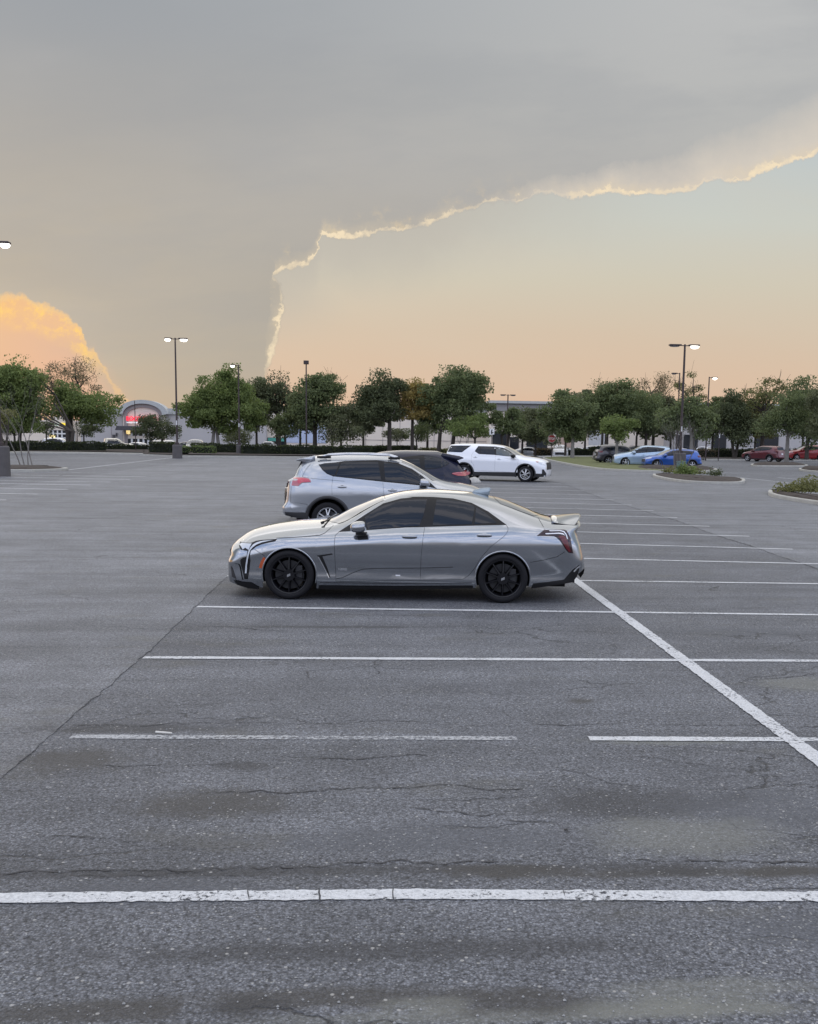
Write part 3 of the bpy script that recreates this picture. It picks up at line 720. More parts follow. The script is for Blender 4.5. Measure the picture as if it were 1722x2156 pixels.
# ---------------- the silver saloon (subject)
a_ = G(609, 1262); b_ = G(1059, 1270); yw = math.atan2(b_[1] - a_[1], b_[0] - a_[0])
o_ = a_ + np.array([-math.sin(yw), math.cos(yw), 0]) * 0.88
FS = Frame(o_, yw, 1)
P_SILVER = paint('silver_metallic_paint', (0.335, 0.352, 0.376), 0.95, 0.14)
sedan_spec = dict(wb=2.785, R=0.325, Ra=0.352, lf=0.30, lr=0.35, crown=2.3, shoulder=.17,
    zc=[(-.88, .672), (-.80, .755), (-.658, .830), (-.412, .902), (-.085, .955), (.28, .985), (.42, 1.00), (.73, 1.151), (1.168, 1.328), (1.459, 1.397), (1.80, 1.422), (2.268, 1.402), (2.723, 1.320), (3.081, 1.197), (3.30, 1.110), (3.45, 1.075), (3.70, 1.058), (3.88, 1.03)],
    zr=[(-.88, .655), (-.72, .715), (-.528, .806), (-.214, .874), (.177, .922), (.50, .952), (.66, .985), (.956, 1.174), (1.211, 1.310), (1.42, 1.362), (1.764, 1.384), (2.241, 1.355), (2.582, 1.290), (2.893, 1.203), (3.252, 1.095), (3.594, 1.018), (3.88, .985)],
    zb=[(-.88, .58), (-.528, .705), (-.1, .805), (.4, .862), (.634, .888), (1.5, .957), (2.2, .985), (2.82, 1.008), (3.2, .985), (3.6, .945), (3.88, .92)],
    yr=[(-.88, .66), (-.4, .69), (.3, .72), (.6, .715), (.95, .64), (1.21, .585), (1.5, .56), (2.3, .553), (2.8, .57), (3.2, .62), (3.5, .67), (3.88, .70)],
    yb=[(-.88, .83), (0, .85), (.6, .825), (1.5, .805), (2.5, .81), (3.2, .82), (3.88, .80)],
    W=[(-.88, .52), (-.865, .61), (-.82, .70), (-.72, .775), (-.5, .85), (-.2, .893), (0, .905), (.5, .900), (1.4, .898), (2.4, .905), (2.8, .909), (3.15, .890), (3.45, .845), (3.65, .785), (3.78, .715), (3.85, .625), (3.88, .52)],
    sill=[(-.88, .20), (-.7, .165), (-.4, .145), (.4, .15), (2.4, .195), (3.17, .222), (3.45, .262), (3.65, .31), (3.88, .44)],
    prof=[(.10, .935), (.16, .955), (.22, .974), (.275, .986), (.33, .9815), (.375, .978), (.45, .987), (.60, .998), (.68, 1.0), (.74, .9995), (.88, .984), (1.02, .95)],
    qf=[(.1, .03), (.16, .010), (.25, 0), (.44, 0), (.55, .03), (.68, .03), (.8, .05)], qr=[(.2, -.16), (.3, -.05), (.40, 0), (.48, 0), (.7, -.045), (.9, -.105), (1.0, -.05), (1.1, -.03)])
t1 = lambda pts, y=.74: rot_pts(C1, pts, FS, y)
t2 = lambda pts, y=.74: rot_pts(C2, pts, FS, y)
te1 = lambda pts, y=.76: rot_pts(E1, pts, FS, y)
te2 = lambda pts, y=.74: rot_pts(E2, pts, FS, y)
arch_r = [(2.785 + .375 * math.cos(t), .325 + .375 * math.sin(t)) for t in np.linspace(math.pi - .02, 1.95, 12)]
door1 = [t1([(985, 437)], .8)[0], t1([(950, 470)], .86)[0], t1([(943, 560)], .9)[0], t1([(950, 700)], .9)[0], t1([(958, 858)], .88)[0], t2([(122, 852)], .88)[0], t2([(130, 640)], .9)[0], t2([(146, 500)], .88)[0], t2([(160, 400)], .80)[0]]
door2 = [t2([(160, 400)], .80)[0], t2([(146, 500)], .88)[0], t2([(130, 640)], .9)[0], t2([(122, 852)], .88)[0], t2([(480, 842)], .88)[0], t2([(530, 812)], .88)[0], t2([(580, 755)], .9)[0], t2([(640, 655)], .9)[0], t2([(720, 565)], .9)[0], t2([(835, 475)], .88)[0], t2([(866, 430)], .85)[0], t2([(868, 405)], .83)[0], t2([(852, 380)], .80)[0]]
D_SEDAN = dict(spec=sedan_spec,
    trim=t1([(982, 437), (1200, 298), (1350, 205), (1500, 164), (1620, 153)]) + t2([(0, 150), (120, 149), (230, 151), (400, 164), (560, 200), (700, 270), (856, 378), (0, 399)]),
    glass=[t1([(1235, 417), (1200, 320), (1300, 246), (1400, 205), (1500, 180), (1620, 172)]) + t2([(178, 171), (150, 300), (118, 385), (0, 393)]),
           t2([(230, 380), (244, 270), (258, 173), (350, 175), (450, 187), (530, 207), (583, 230), (574, 300), (560, 371)]),
           t2([(584, 370), (590, 310), (597, 236), (680, 285), (772, 362)])],
    doors=[door1, door2],
    seams=[door1[:6] + door1[6:], door2[3:], [door1[0]] + [door1[1]],
           t1([(922, 392), (900, 415), (860, 450), (820, 466), (700, 478), (450, 492)], .84), t1([(1365, 130), (1372, 160)], .6), t2([(1130, 325), (1180, 418)], .78),
           te2([(60, 1345), (400, 1290), (730, 1215), (920, 1100)], .84), te1([(510, 1180), (740, 1320)], .86)],
    handles=[t1([(1580, 480)], .92)[0], t2([(667, 468)], .92)[0]],
    windshield=mirror_y([(.40, 0), (.42, -.25), (.50, -.5), (.62, -.665), (.90, -.625), (1.20, -.545), (1.165, -.3), (1.15, 0)][::1]),
    rear_glass=mirror_y([(2.66, 0), (2.68, -.25), (2.74, -.46), (3.00, -.52), (3.19, -.54), (3.27, -.3), (3.29, 0)]),
    mirror=(t1([(1160, 365)], .95)[0][0], .925), mirror_k=1.08,
    head=[], tail=[])
r_sedan = empty('sedan_car', FS.o, FS.rz()); tag(r_sedan, 'silver metallic saloon with black wheels and a ducktail spoiler, nearest car on the empty bays', 'car')
cs = build_car(r_sedan, D_SEDAN, P_SILVER, 1.0, M_BLACKRIM, 'ten', 0.243, cap=M_CHROME)
cs.patch('headlight', te1([(150, 1055), (440, 1052), (500, 1032), (560, 1005), (700, 982), (960, 958), (1028, 952), (985, 998), (860, 1022), (700, 1062), (580, 1112), (500, 1180), (440, 1215), (240, 1195), (170, 1130)]), 0.005, M_TRIM)
cs.patch('headlight', te1([(170, 1105), (220, 1068), (440, 1066), (480, 1060), (450, 1120), (425, 1190), (340, 1150), (290, 1190), (230, 1130)]), 0.010, M_LAMP)
cs.patch('daytime_light', te1([(430, 1195), (470, 1130), (520, 1075), (600, 1035), (720, 1005), (960, 975), (700, 1035), (590, 1080), (510, 1140), (460, 1200), (425, 1330), (395, 1500), (380, 1680), (345, 1680), (360, 1500), (395, 1320)]), 0.012, M_LAMP)
cs.patch('bumper_intake', te1([(400, 1215), (470, 1195), (455, 1340), (470, 1400), (440, 1600), (412, 1800), (335, 1800), (250, 1480), (240, 1400), (300, 1345), (385, 1330)], .74), 0.004, M_TRIM)
cs.patch('bumper_intake', te1([(52, 1520), (110, 1570), (205, 1790), (85, 1745)], .62), 0.004, M_PLASTIC)
cs.patch('bumper_fin', te1([(60, 1480), (150, 1468), (235, 1472), (262, 1520), (325, 1808), (205, 1808), (110, 1560)], .66), 0.016, P_SILVER)
cs.patch('front_lip', te1([(70, 1835), (250, 1870), (470, 1880), (640, 1975), (640, 2015), (400, 2000), (150, 1935)], .78), 0.014, M_TRIM)
cs.patch('side_marker', te1([(712, 1350), (762, 1372), (715, 1470), (680, 1592), (606, 1582), (650, 1450)], .88), 0.006, M_AMBER)
cs.patch('fender_vent', t1([(798, 640), (925, 622), (928, 632), (842, 648), (880, 740), (910, 832), (893, 828), (838, 715)], .9), 0.004, M_TRIM)
cs.ribbon([t1([(808, 650), (845, 720), (898, 830)], .9)], 0.012, 0.008, M_CHROME, name='vent_trim')
cs.ribbon([t1([(960, 838), (1010, 830), (1090, 792), (1180, 758), (1300, 750), (1722, 747)], .9) + t2([(400, 739)], .9)], 0.008, 0.0045, M_SEAM, name='crease_shade')  # dark ribbon: shade of the door crease painted on as colour
cs.patch('side_skirt', [(.385, .150), (1.4, .160), (2.40, .195), (2.40, .222), (1.4, .196), (.385, .188)], 0.016, M_TRIM)
cs.patch('side_skirt', [(.40, .200), (1.4, .208), (2.38, .236), (2.38, .262), (1.4, .236), (.40, .230)], 0.012, P_SILVER)
cs.patch('taillight', te2([(212, 682), (390, 553), (900, 562), (965, 590), (1010, 680), (1050, 760), (1085, 1000), (1112, 1128), (1005, 1112), (925, 1025), (800, 830), (710, 735), (640, 695)]), 0.006, M_TAILD)
cs.patch('taillight', te2([(740, 700), (890, 700), (960, 800), (1040, 1080), (1000, 1090), (930, 1000), (830, 830)]), 0.010, M_TAIL)
cs.patch('light_strip', te2([(420, 632), (760, 630), (860, 645), (912, 705), (850, 675), (750, 655), (430, 658)]), 0.012, M_WHITE)
cs.patch('light_strip', te2([(510, 572), (800, 578), (890, 600), (945, 670), (975, 780), (950, 780), (920, 680), (870, 620), (790, 596), (530, 592)]), 0.012, M_WHITE)
cs.patch('diffuser', te2([(70, 1965), (125, 1850), (500, 1815), (900, 1772), (1020, 1640), (1130, 1530), (1285, 1440), (1275, 1560), (1220, 1720), (1110, 1850), (600, 1905), (200, 1960)], .78), 0.006, M_TRIM)
cs.ribbon([te2([(1120, 1560), (1200, 1480), (1290, 1430)], .66)], 0.02, 0.012, M_CHROME, name='exhaust_trim')
cs.end_patch('grille', [(-.46, .34), (.46, .34), (.5, .60), (.3, .655), (-.3, .655), (-.5, .60)], 0.006, M_TRIM, False)
cs.end_patch('number_plate', [(-.15, .62), (.15, .62), (.15, .75), (-.15, .75)], 0.008, M_WHITE, True)
cs.end_patch('diffuser', [(-.5, .30), (.5, .30), (.5, .42), (-.5, .42)], 0.006, M_TRIM, True)
# arch lips
cs.arch_trim(0.016, 0.006, P_SILVER, 'arch_lip')
# ducktail spoiler
def spoiler():
    vs = []; fs = []; ys = np.linspace(-.655, .655, 41)
    prof = [(3.42, .004), (3.54, .016), (3.66, .042), (3.77, .072), (3.835, .082), (3.856, .074), (3.850, .058), (3.80, .036), (3.72, .006), (3.62, -.012), (3.48, -.012)]
    n = len(prof)
    for y in ys:
        k = abs(y) / .655
        for (x, dz_) in prof:
            g_ = (x - 3.42) / .43; X_ = x - .11 * k ** 2.2 * g_; yy = y * (1 - .25 * max(g_, 0) ** 1.4); zd = float(cs.top([min(X_, 3.80)], [yy])[0])
            vs.append((X_, yy, zd + .002 + dz_ * (1 - k ** 2.0)))
    for i in range(len(ys) - 1):
        for j in range(n): a = i * n + j; b = i * n + (j + 1) % n; fs.append((a, a + n, b + n, b))
    fs.append(tuple(range(n))); fs.append(tuple(range(len(vs) - n, len(vs)))[::-1])
    o = mesh_obj('spoiler', vs, fs, [P_SILVER, M_TRIM], r_sedan, True)
    for p in o.data.polygons:
        if p.index < 40 * n and p.index % n in (6, 7): p.material_index = 1
    return o
spoiler()
bm = bmesh.new(); prism(bm, [(2.36, 1.385), (2.40, 1.425), (2.52, 1.452), (2.60, 1.462), (2.625, 1.452), (2.60, 1.35), (2.40, 1.36)], -.035, .035)
bmesh.ops.bevel(bm, geom=bm.edges[:], offset=0.008, segments=2, affect='EDGES'); bm_obj('antenna_fin', bm, mat('fin_paint', (.30, .36, .40), .35, .3, .6), r_sedan, True)
for y0, y1 in ((-.62, -.05), (.02, .6)):
    bm = bmesh.new(); tube(bm, (.40, y0, .995), (.46, y1, 1.012), .012); tube(bm, (.38, y0, .985), (.42, y0, 1.0), .02)
    bm_obj('wiper', bm, M_TRIM, r_sedan)
x_, z_ = t1([(975, 766)], .9)[0]
yy_ = float(cs.side([x_], [z_])[0])
text_mesh('series_badge', 'V-SERIES', 0.042, M_CHROME, r_sedan, Matrix.Translation((x_, -yy_ - .004, z_)) @ Matrix.Rotation(math.pi / 2, 4, 'X'), 0.003, 0.75)
cs.patch('light_reflector', [t1([(1462, 806)], .9)[0], t1([(1502, 806)], .9)[0], t1([(1500, 814)], .9)[0], t1([(1465, 814)], .9)[0]], 0.006, M_WHITE)

# ---------------- silver sport-utility car
FR = Frame((1.593, 23.018), math.radians(-1), -1)
P_SILV2 = paint('bright_silver_paint', (0.40, 0.42, 0.45), 0.70, 0.22)
rav_spec = dict(wb=2.66, R=0.350, Ra=0.425, lf=0.45, lr=0.9, crown=3.0,
    zc=[(-.93, .90), (-.82, .965), (-.70, 1.005), (-.33, 1.10), (.10, 1.165), (.22, 1.20), (.527, 1.362), (.885, 1.548), (1.162, 1.650), (1.636, 1.715), (2.422, 1.712), (2.97, 1.690), (3.35, 1.65), (3.62, 1.62)],
    zr=[(-.93, .85), (-.7, .94), (-.3, 1.03), (.1, 1.09), (.35, 1.15), (.6, 1.32), (.893, 1.512), (1.2, 1.612), (1.47, 1.645), (2.39, 1.628), (2.94, 1.605), (3.62, 1.575)],
    zb=[(-.93, .76), (-.4, .92), (0, .99), (.45, 1.03), (.583, 1.055), (1.465, 1.140), (2.3, 1.215), (3.0, 1.24), (3.62, 1.20)],
    yr=[(-.93, .70), (0, .74), (.4, .745), (.9, .68), (1.5, .64), (2.5, .63), (3.2, .62), (3.62, .64)],
    yb=[(-.93, .84), (.3, .86), (1, .85), (3, .845), (3.62, .82)],
    W=[(-.93, .55), (-.915, .64), (-.86, .73), (-.7, .82), (-.3, .90), (0, .922), (1.3, .91), (2.66, .925), (3.1, .91), (3.38, .865), (3.52, .80), (3.59, .73), (3.62, .66)],
    sill=[(-.93, .32), (-.6, .26), (.5, .25), (2.2, .27), (3.1, .33), (3.4, .35), (3.62, .40)],
    prof=[(.2, .93), (.3, .965), (.40, .975), (.48, .975), (.6, .985), (.85, 1.0), (.98, .99), (1.1, .965), (1.3, .92)],
    qf=[(.2, .10), (.35, .01), (.5, 0), (.7, .02), (1.0, .10)], qr=[(.3, -.16), (.36, -.06), (.45, .035), (.58, .035), (.64, -.02), (.95, -.07), (1.17, -.10), (1.21, -.20), (1.4, -.29), (1.60, -.38)])
def tc3(pts, y=.76): return rot_pts(C3, pts, FR, y)
def tr1(pts, y=.76): return rot_pts(R1, pts, FR, y)
D_RAV = dict(spec=rav_spec,
    trim=tc3([(270, 180), (420, 161), (600, 156), (720, 172), (800, 205), (860, 245), (912, 290), (940, 316), (870, 300), (640, 277), (356, 246), (320, 232), (295, 212)]),
    glass=[tc3([(640, 168), (710, 180), (790, 212), (850, 250), (868, 292), (650, 270)]),
           tc3([(372, 243), (400, 172), (430, 167), (608, 166), (626, 268)]),
           tr1([(1050, 130), (1200, 92), (1590, 60), (1460, 400), (1380, 385), (1270, 340), (1150, 240)])],
    doors=[tc3([(636, 278), (640, 330), (650, 420), (690, 520), (980, 520), (985, 400), (955, 330), (925, 312), (870, 300)], .82),
           tc3([(354, 248), (348, 300), (350, 352), (395, 385), (430, 430), (455, 490), (470, 520), (660, 520), (650, 420), (640, 330), (636, 278)], .82)],
    seams=[tc3([(397, 165), (372, 205), (354, 248), (348, 300), (350, 352)], .82), tc3([(634, 160), (636, 278), (640, 330), (650, 420)], .82), tr1([(360, 670), (350, 1080)], .7),
           tr1([(640, 440), (1050, 490), (1400, 515), (1720, 545)], .84), tr1([(880, 30), (830, 120), (720, 260), (640, 430)], .7), tr1([(350, 1085), (540, 1095), (790, 1135)], .84)],
    handles=[tc3([(690, 325)], .86)[0], tc3([(406, 305)], .86)[0]],
    windshield=mirror_y([(.16, 0), (.2, -.4), (.40, -.70), (.70, -.66), (1.08, -.60), (1.05, -.3), (1.02, 0)]),
    rear_glass_end=[(-.56, 1.20), (.56, 1.20), (.52, 1.56), (-.52, 1.56)],
    mirror=(tc3([(868, 280)], .95)[0][0], 1.10), mirror_k=1.15, tail_mat=M_TAILP,
    clad=[[(.50, .25), (2.17, .28), (2.17, .36), (.50, .34)], [(3.10, .32), (3.58, .40), (3.60, .47), (3.12, .47)], [(-.50, .25), (-.88, .32), (-.88, .42), (-.50, .40)]],
    grille_end=[[(-.45, .55), (.45, .55), (.5, .80), (-.5, .80)]], plate_end=[[(-.15, .78), (.15, .78), (.15, .92), (-.15, .92)]])
r_rav = empty('sport_utility_car', FR.o, FR.rz()); tag(r_rav, 'bright silver sport utility car with roof rails, parked right behind the saloon', 'car')
cr = build_car(r_rav, D_RAV, P_SILV2, 0.9, M_ALLOY, 'double', 0.225, cladding=M_PLASTIC)
cr.patch('taillight', tr1([(400, 460), (640, 455), (810, 478), (850, 510), (868, 565), (640, 580), (595, 615), (545, 662), (365, 655), (380, 600)], .78), 0.012, M_TAILP)
cr.patch('taillight', tr1([(520, 475), (640, 472), (800, 492), (850, 560), (650, 572), (570, 600), (530, 600)], .78), 0.016, mat('red_reflector', (.50, .035, .07), .2, 0, 1))
cr.patch('bumper', tr1([(310, 1100), (420, 1085), (560, 1098), (790, 1140), (740, 1240), (720, 1335), (400, 1290)], .86), 0.022, P_SILV2)
cr.end_patch('taillight', [(.40, 1.00), (.64, 1.00), (.66, 1.14), (.40, 1.12)], .01, M_TAILP); cr.end_patch('taillight', [(-.40, 1.00), (-.64, 1.00), (-.66, 1.14), (-.40, 1.12)], .01, M_TAILP)
# rear spoiler and roof rails
bm = bmesh.new(); prism(bm, [(2.98, 1.685), (3.36, 1.600), (3.37, 1.575), (3.20, 1.545), (3.10, 1.52), (2.96, 1.62)], -.60, .60)
bmesh.ops.bevel(bm, geom=bm.edges[:], offset=0.012, segments=2, affect='EDGES'); bm_obj('spoiler', bm, P_SILV2, r_rav, True)
for sg in (-1, 1):
    bm = bmesh.new(); xs_ = [2.84, 2.72, 2.3, 1.8, 1.35, 1.16]; zz_ = [1.66, 1.70, 1.725, 1.728, 1.71, 1.655]
    for k in range(5): tube(bm, (xs_[k], sg * .60, zz_[k]), (xs_[k + 1], sg * .60, zz_[k + 1]), .022, .022, 10)
    for k in (0, 4): box(bm, ((xs_[k] + xs_[k + 1]) / 2, sg * .60, min(zz_[k], zz_[k + 1]) - .005), (.16, .05, .06), bev=.01)
    rr = bm_obj('roof_rail', bm, M_ALLOY, r_rav, True)
    bm = bmesh.new(); box(bm, (2.76, sg * .615, 1.658), (.30, .05, .05), bev=.012); bm_obj('rail_foot', bm, M_TRIM, rr)
    bm = bmesh.new(); box(bm, (1.24, sg * .615, 1.655), (.26, .05, .05), bev=.012); bm_obj('rail_foot', bm, M_TRIM, rr)

# ---------------- navy seven-seater
FN = Frame((-1.40, 25.75), math.radians(-1), 1)
P_NAVY = mat('dark_navy_paint', (0.012, 0.014, 0.032), 0.22, 0.0, 0.25, .03, 60, spec=.25)
navy_spec = dict(wb=2.80, R=0.37, Ra=0.44, lf=0.4, lr=0.9, crown=3.0,
    zc=[(-.86, .94), (-.77, 1.02), (-.6, 1.09), (-.2, 1.16), (.2, 1.21), (.35, 1.25), (.8, 1.50), (1.2, 1.67), (1.6, 1.755), (2.1, 1.785), (2.8, 1.78), (3.02, 1.745), (3.40, 1.70), (3.70, 1.66)],
    zr=[(-.86, .88), (-.64, 1.0), (-.2, 1.08), (.3, 1.14), (.55, 1.26), (.9, 1.47), (1.2, 1.60), (1.6, 1.68), (2.2, 1.70), (3.0, 1.68), (3.20, 1.64), (3.70, 1.58)],
    zb=[(-.86, .80), (-.4, .97), (.4, 1.06), (1.5, 1.12), (3.0, 1.20), (3.30, 1.24), (3.70, 1.22)],
    yr=[(-.86, .74), (.3, .78), (.9, .72), (1.6, .68), (3.2, .66), (3.70, .64)], yb=[(-.86, .88), (.4, .92), (3, .91), (3.70, .86)],
    W=[(-.86, .58), (-.845, .68), (-.80, .77), (-.64, .87), (-.3, .95), (.2, .975), (3, .98), (3.10, .96), (3.42, .90), (3.59, .83), (3.67, .75), (3.70, .68)],
    sill=[(-.86, .30), (-.5, .24), (.5, .24), (2.5, .25), (3.15, .30), (3.70, .38)],
    prof=[(.2, .93), (.35, .97), (.6, .985), (.85, 1.0), (1.0, .99), (1.15, .96), (1.3, .93)],
    qf=[(.2, .10), (.4, 0), (.7, 0), (1.0, .08)], qr=[(.3, -.12), (.4, -.02), (.7, 0), (1.0, -.02), (1.1, -.04), (1.3, -.18), (1.6, -.38), (1.7, -.42)])
def tn(pts, y=.80): return rot_pts(R2, pts, FN, y)
D_NAVY = dict(spec=navy_spec,
    trim=[(.50, 1.09), (.9, 1.34), (1.3, 1.53), (1.8, 1.60)] + tn([(100, 310), (250, 325), (400, 350), (560, 400), (680, 460), (770, 525), (700, 570), (560, 630), (400, 655), (200, 670)]) + [(1.5, 1.16)],
    glass=[[(.62, 1.12), (.95, 1.34), (1.3, 1.49), (1.55, 1.54), (1.5, 1.18)], [(1.62, 1.19), (1.66, 1.55), (2.4, 1.59), (2.45, 1.23)],
           tn([(130, 330), (250, 338), (400, 362), (550, 410), (660, 465), (745, 525), (690, 562), (560, 618), (400, 642), (140, 655)])],
    doors=[[(.5, 1.06), (.45, .8), (.5, .35), (1.55, .35), (1.55, 1.12)], [(1.57, 1.12), (1.57, .35), (2.35, .35), (2.45, .6), (2.65, .85), (2.6, 1.18)]],
    seams=[[(.5, 1.06), (.45, .8), (.5, .35), (1.56, .35), (1.56, 1.12)], [(1.56, .35), (2.35, .35), (2.45, .6), (2.65, .85), (2.6, 1.18)], tn([(480, 850), (500, 825), (640, 825), (680, 860), (685, 950)], .95), tn([(760, 295), (900, 420), (980, 490), (1180, 680), (1220, 740)], .75)],
    handles=[(1.35, 1.0), (2.35, 1.05)],
    windshield=mirror_y([(.30, 0), (.36, -.45), (.55, -.74), (.9, -.70), (1.2, -.64), (1.15, 0)]),
    rear_glass_end=[(-.60, 1.12), (.60, 1.12), (.56, 1.55), (-.56, 1.55)], mirror=(.85, 1.15), mirror_k=1.2,
    head=[[(-.80, .88), (-.5, .96), (-.45, 1.0), (-.76, .96)]], tail_end=[[(.40, 1.0), (.70, 1.0), (.70, 1.10), (.40, 1.08)], [(-.40, 1.0), (-.70, 1.0), (-.70, 1.10), (-.40, 1.08)]],
    plate_end=[[(-.15, .78), (.15, .78), (.15, .92), (-.15, .92)]], clad=[[(3.28, .30), (3.64, .36), (3.64, .50), (3.28, .44)], [(.52, .24), (2.5, .25), (2.5, .33), (.52, .33)]])
r_navy = empty('sport_utility_car', FN.o, FN.rz()); tag(r_navy, 'dark navy sport utility car with slim red tail lamps, behind the silver one', 'car')
cn = build_car(r_navy, D_NAVY, P_NAVY, 0.8, M_ALLOY, 'double', 0.24, cladding=M_PLASTIC)
cn.patch('taillight', tn([(820, 785), (880, 762), (1000, 752), (1200, 742), (1300, 745), (1320, 770), (1270, 825), (1160, 852), (1000, 842), (900, 820)], .85), 0.010, mat('tail_red', (.30, .010, .025), .12, 0, 1))
cn.ribbon([tn([(840, 778), (1000, 762), (1290, 752)], .85)], .018, .016, M_TAILP, name='taillight_trim')
cn.end_patch('grille', [(-.55, .42), (.55, .42), (.55, .92), (-.55, .92)], 0.006, M_TRIM, False)
for k in range(6):
    z = .46 + k * .075
    cn.end_patch('grille_slat', [(-.5, z), (.5, z), (.5, z + .025), (-.5, z + .025)], 0.02, M_CHROME, False)
    cn.ribbon([[(-.855, z + .012), (-.79, z + .012)]], .022, .012, M_CHROME, name='grille_slat')
cn.patch('bumper_intake', [(-.85, .40), (-.80, .40), (-.74, .95), (-.83, .95)], .006, M_TRIM)
bm = bmesh.new(); prism(bm, [(2.97, 1.735), (3.47, 1.645), (3.50, 1.62), (3.33, 1.56), (3.21, 1.53), (2.92, 1.66)], -.62, .62)
bmesh.ops.bevel(bm, geom=bm.edges[:], offset=0.012, segments=2, affect='EDGES'); bm_obj('spoiler', bm, P_NAVY, r_navy, True)

# ---------------- white seven-seater
_c = G(1105, 1015.0); ywt = math.radians(-20)
_n = np.array([math.sin(-ywt), math.cos(ywt), 0]); _c = _c + np.array([-math.sin(ywt), math.cos(ywt), 0]) * 0.98
FT = Frame(_c, ywt, -1)
P_WHITE = paint('white_paint', (0.78, 0.80, 0.84), 0.0, 0.3)
trav_spec = dict(wb=3.07, R=0.385, Ra=0.455, lf=0.4, lr=0.7, crown=3.0,
    zc=[(-.98, .95), (-.90, 1.02), (-.6, 1.12), (-.2, 1.19), (.25, 1.24), (.38, 1.28), (.75, 1.48), (1.15, 1.67), (1.5, 1.755), (2.1, 1.795), (3.0, 1.80), (3.7, 1.775), (4.15, 1.74)],
    zr=[(-.98, .90), (-.7, 1.02), (-.2, 1.10), (.3, 1.16), (.55, 1.27), (.85, 1.46), (1.15, 1.61), (1.5, 1.70), (2.2, 1.73), (3.2, 1.73), (4.15, 1.68)],
    zb=[(-.98, .82), (-.4, 1.0), (.4, 1.10), (1.5, 1.15), (3.0, 1.20), (4.15, 1.22)],
    yr=[(-.98, .76), (.3, .80), (.9, .75), (1.5, .71), (3.2, .70), (4.15, .68)], yb=[(-.98, .9), (.4, .94), (3, .93), (4.15, .90)],
    W=[(-.98, .62), (-.96, .72), (-.9, .82), (-.72, .91), (-.3, .98), (.2, 1.0), (3.1, 1.0), (3.6, .98), (3.95, .92), (4.1, .84), (4.15, .76)],
    sill=[(-.98, .28), (-.5, .25), (.5, .25), (3.5, .27), (4.15, .36)],
    prof=[(.2, .94), (.35, .97), (.6, .985), (.85, .995), (1.0, 1.0), (1.15, .97), (1.3, .94)],
    qf=[(.2, .08), (.4, 0), (.7, 0), (1.0, .05)], qr=[(.3, -.1), (.5, 0), (1.1, -.03), (1.25, -.08), (1.7, -.22)])
def tw(pts, y=.86): return rot_pts(W1, pts, FT, y)
D_TRAV = dict(spec=trav_spec,
    trim=tw([(450, 240), (495, 158), (760, 165), (890, 185), (980, 228), (1050, 278), (1115, 342), (1020, 325), (780, 300), (520, 285)]),
    glass=[tw([(782, 175), (885, 192), (970, 235), (1030, 280), (1075, 325), (1020, 318), (795, 297)]), tw([(545, 166), (750, 172), (775, 292), (542, 280)]), tw([(465, 240), (500, 168), (535, 166), (532, 278), (515, 276)]),
           tw([(12, 240), (45, 148), (378, 150), (250, 258), (12, 250)])],
    doors=[tw([(780, 303), (770, 560), (1130, 580), (1145, 350), (1115, 345), (1020, 328)], .96), tw([(425, 250), (395, 310), (400, 400), (440, 470), (445, 540), (768, 560), (778, 300), (520, 288)], .96)],
    seams=[tw([(780, 303), (770, 560), (1130, 580), (1145, 350)], .97), tw([(425, 250), (395, 310), (400, 400), (440, 470), (445, 540), (768, 560)], .97), tw([(400, 320), (700, 330), (1140, 375)], .97)],
    handles=[tw([(835, 362)], 1.0)[0], tw([(455, 332)], 1.0)[0]],
    windshield=mirror_y([(.34, 0), (.4, -.45), (.58, -.78), (.9, -.73), (1.15, -.66), (1.1, 0)]), rear_glass_end=[(-.62, 1.2), (.62, 1.2), (.58, 1.62), (-.58, 1.62)],
    mirror=(tw([(1065, 315)], 1.0)[0][0], 1.19), mirror_k=1.2, mirror_mat=M_TRIM,
    head=[tw([(1415, 402), (1500, 418), (1560, 430), (1560, 470), (1520, 462), (1470, 440)], .9)], grille_end=[[(-.6, .6), (.6, .6), (.55, .95), (-.55, .95)]],
    clad=[[(.50, .25), (2.58, .26), (2.58, .44), (.50, .46)], [(-.50, .25), (-.95, .28), (-.97, .44), (-.88, .62), (-.80, .62), (-.80, .42), (-.52, .42)], [(3.55, .28), (4.1, .36), (4.1, .46), (3.55, .45)]],
    tail_end=[[(.5, .95), (.8, .95), (.8, 1.15), (.5, 1.1)], [(-.5, .95), (-.8, .95), (-.8, 1.15), (-.5, 1.1)]])
r_trav = empty('sport_utility_car', FT.o, FT.rz()); tag(r_trav, 'white seven-seat sport utility car with black wheel-arch trim, parked nose towards the stop sign', 'car')
ct = build_car(r_trav, D_TRAV, P_WHITE, 0.7, M_ALLOY, 'six', 0.25, cladding=M_PLASTIC, front_glass=M_GLASSL)
ct.patch('side_marker', tw([(1415, 402), (1470, 412), (1440, 420)], .92), .012, M_AMBER)

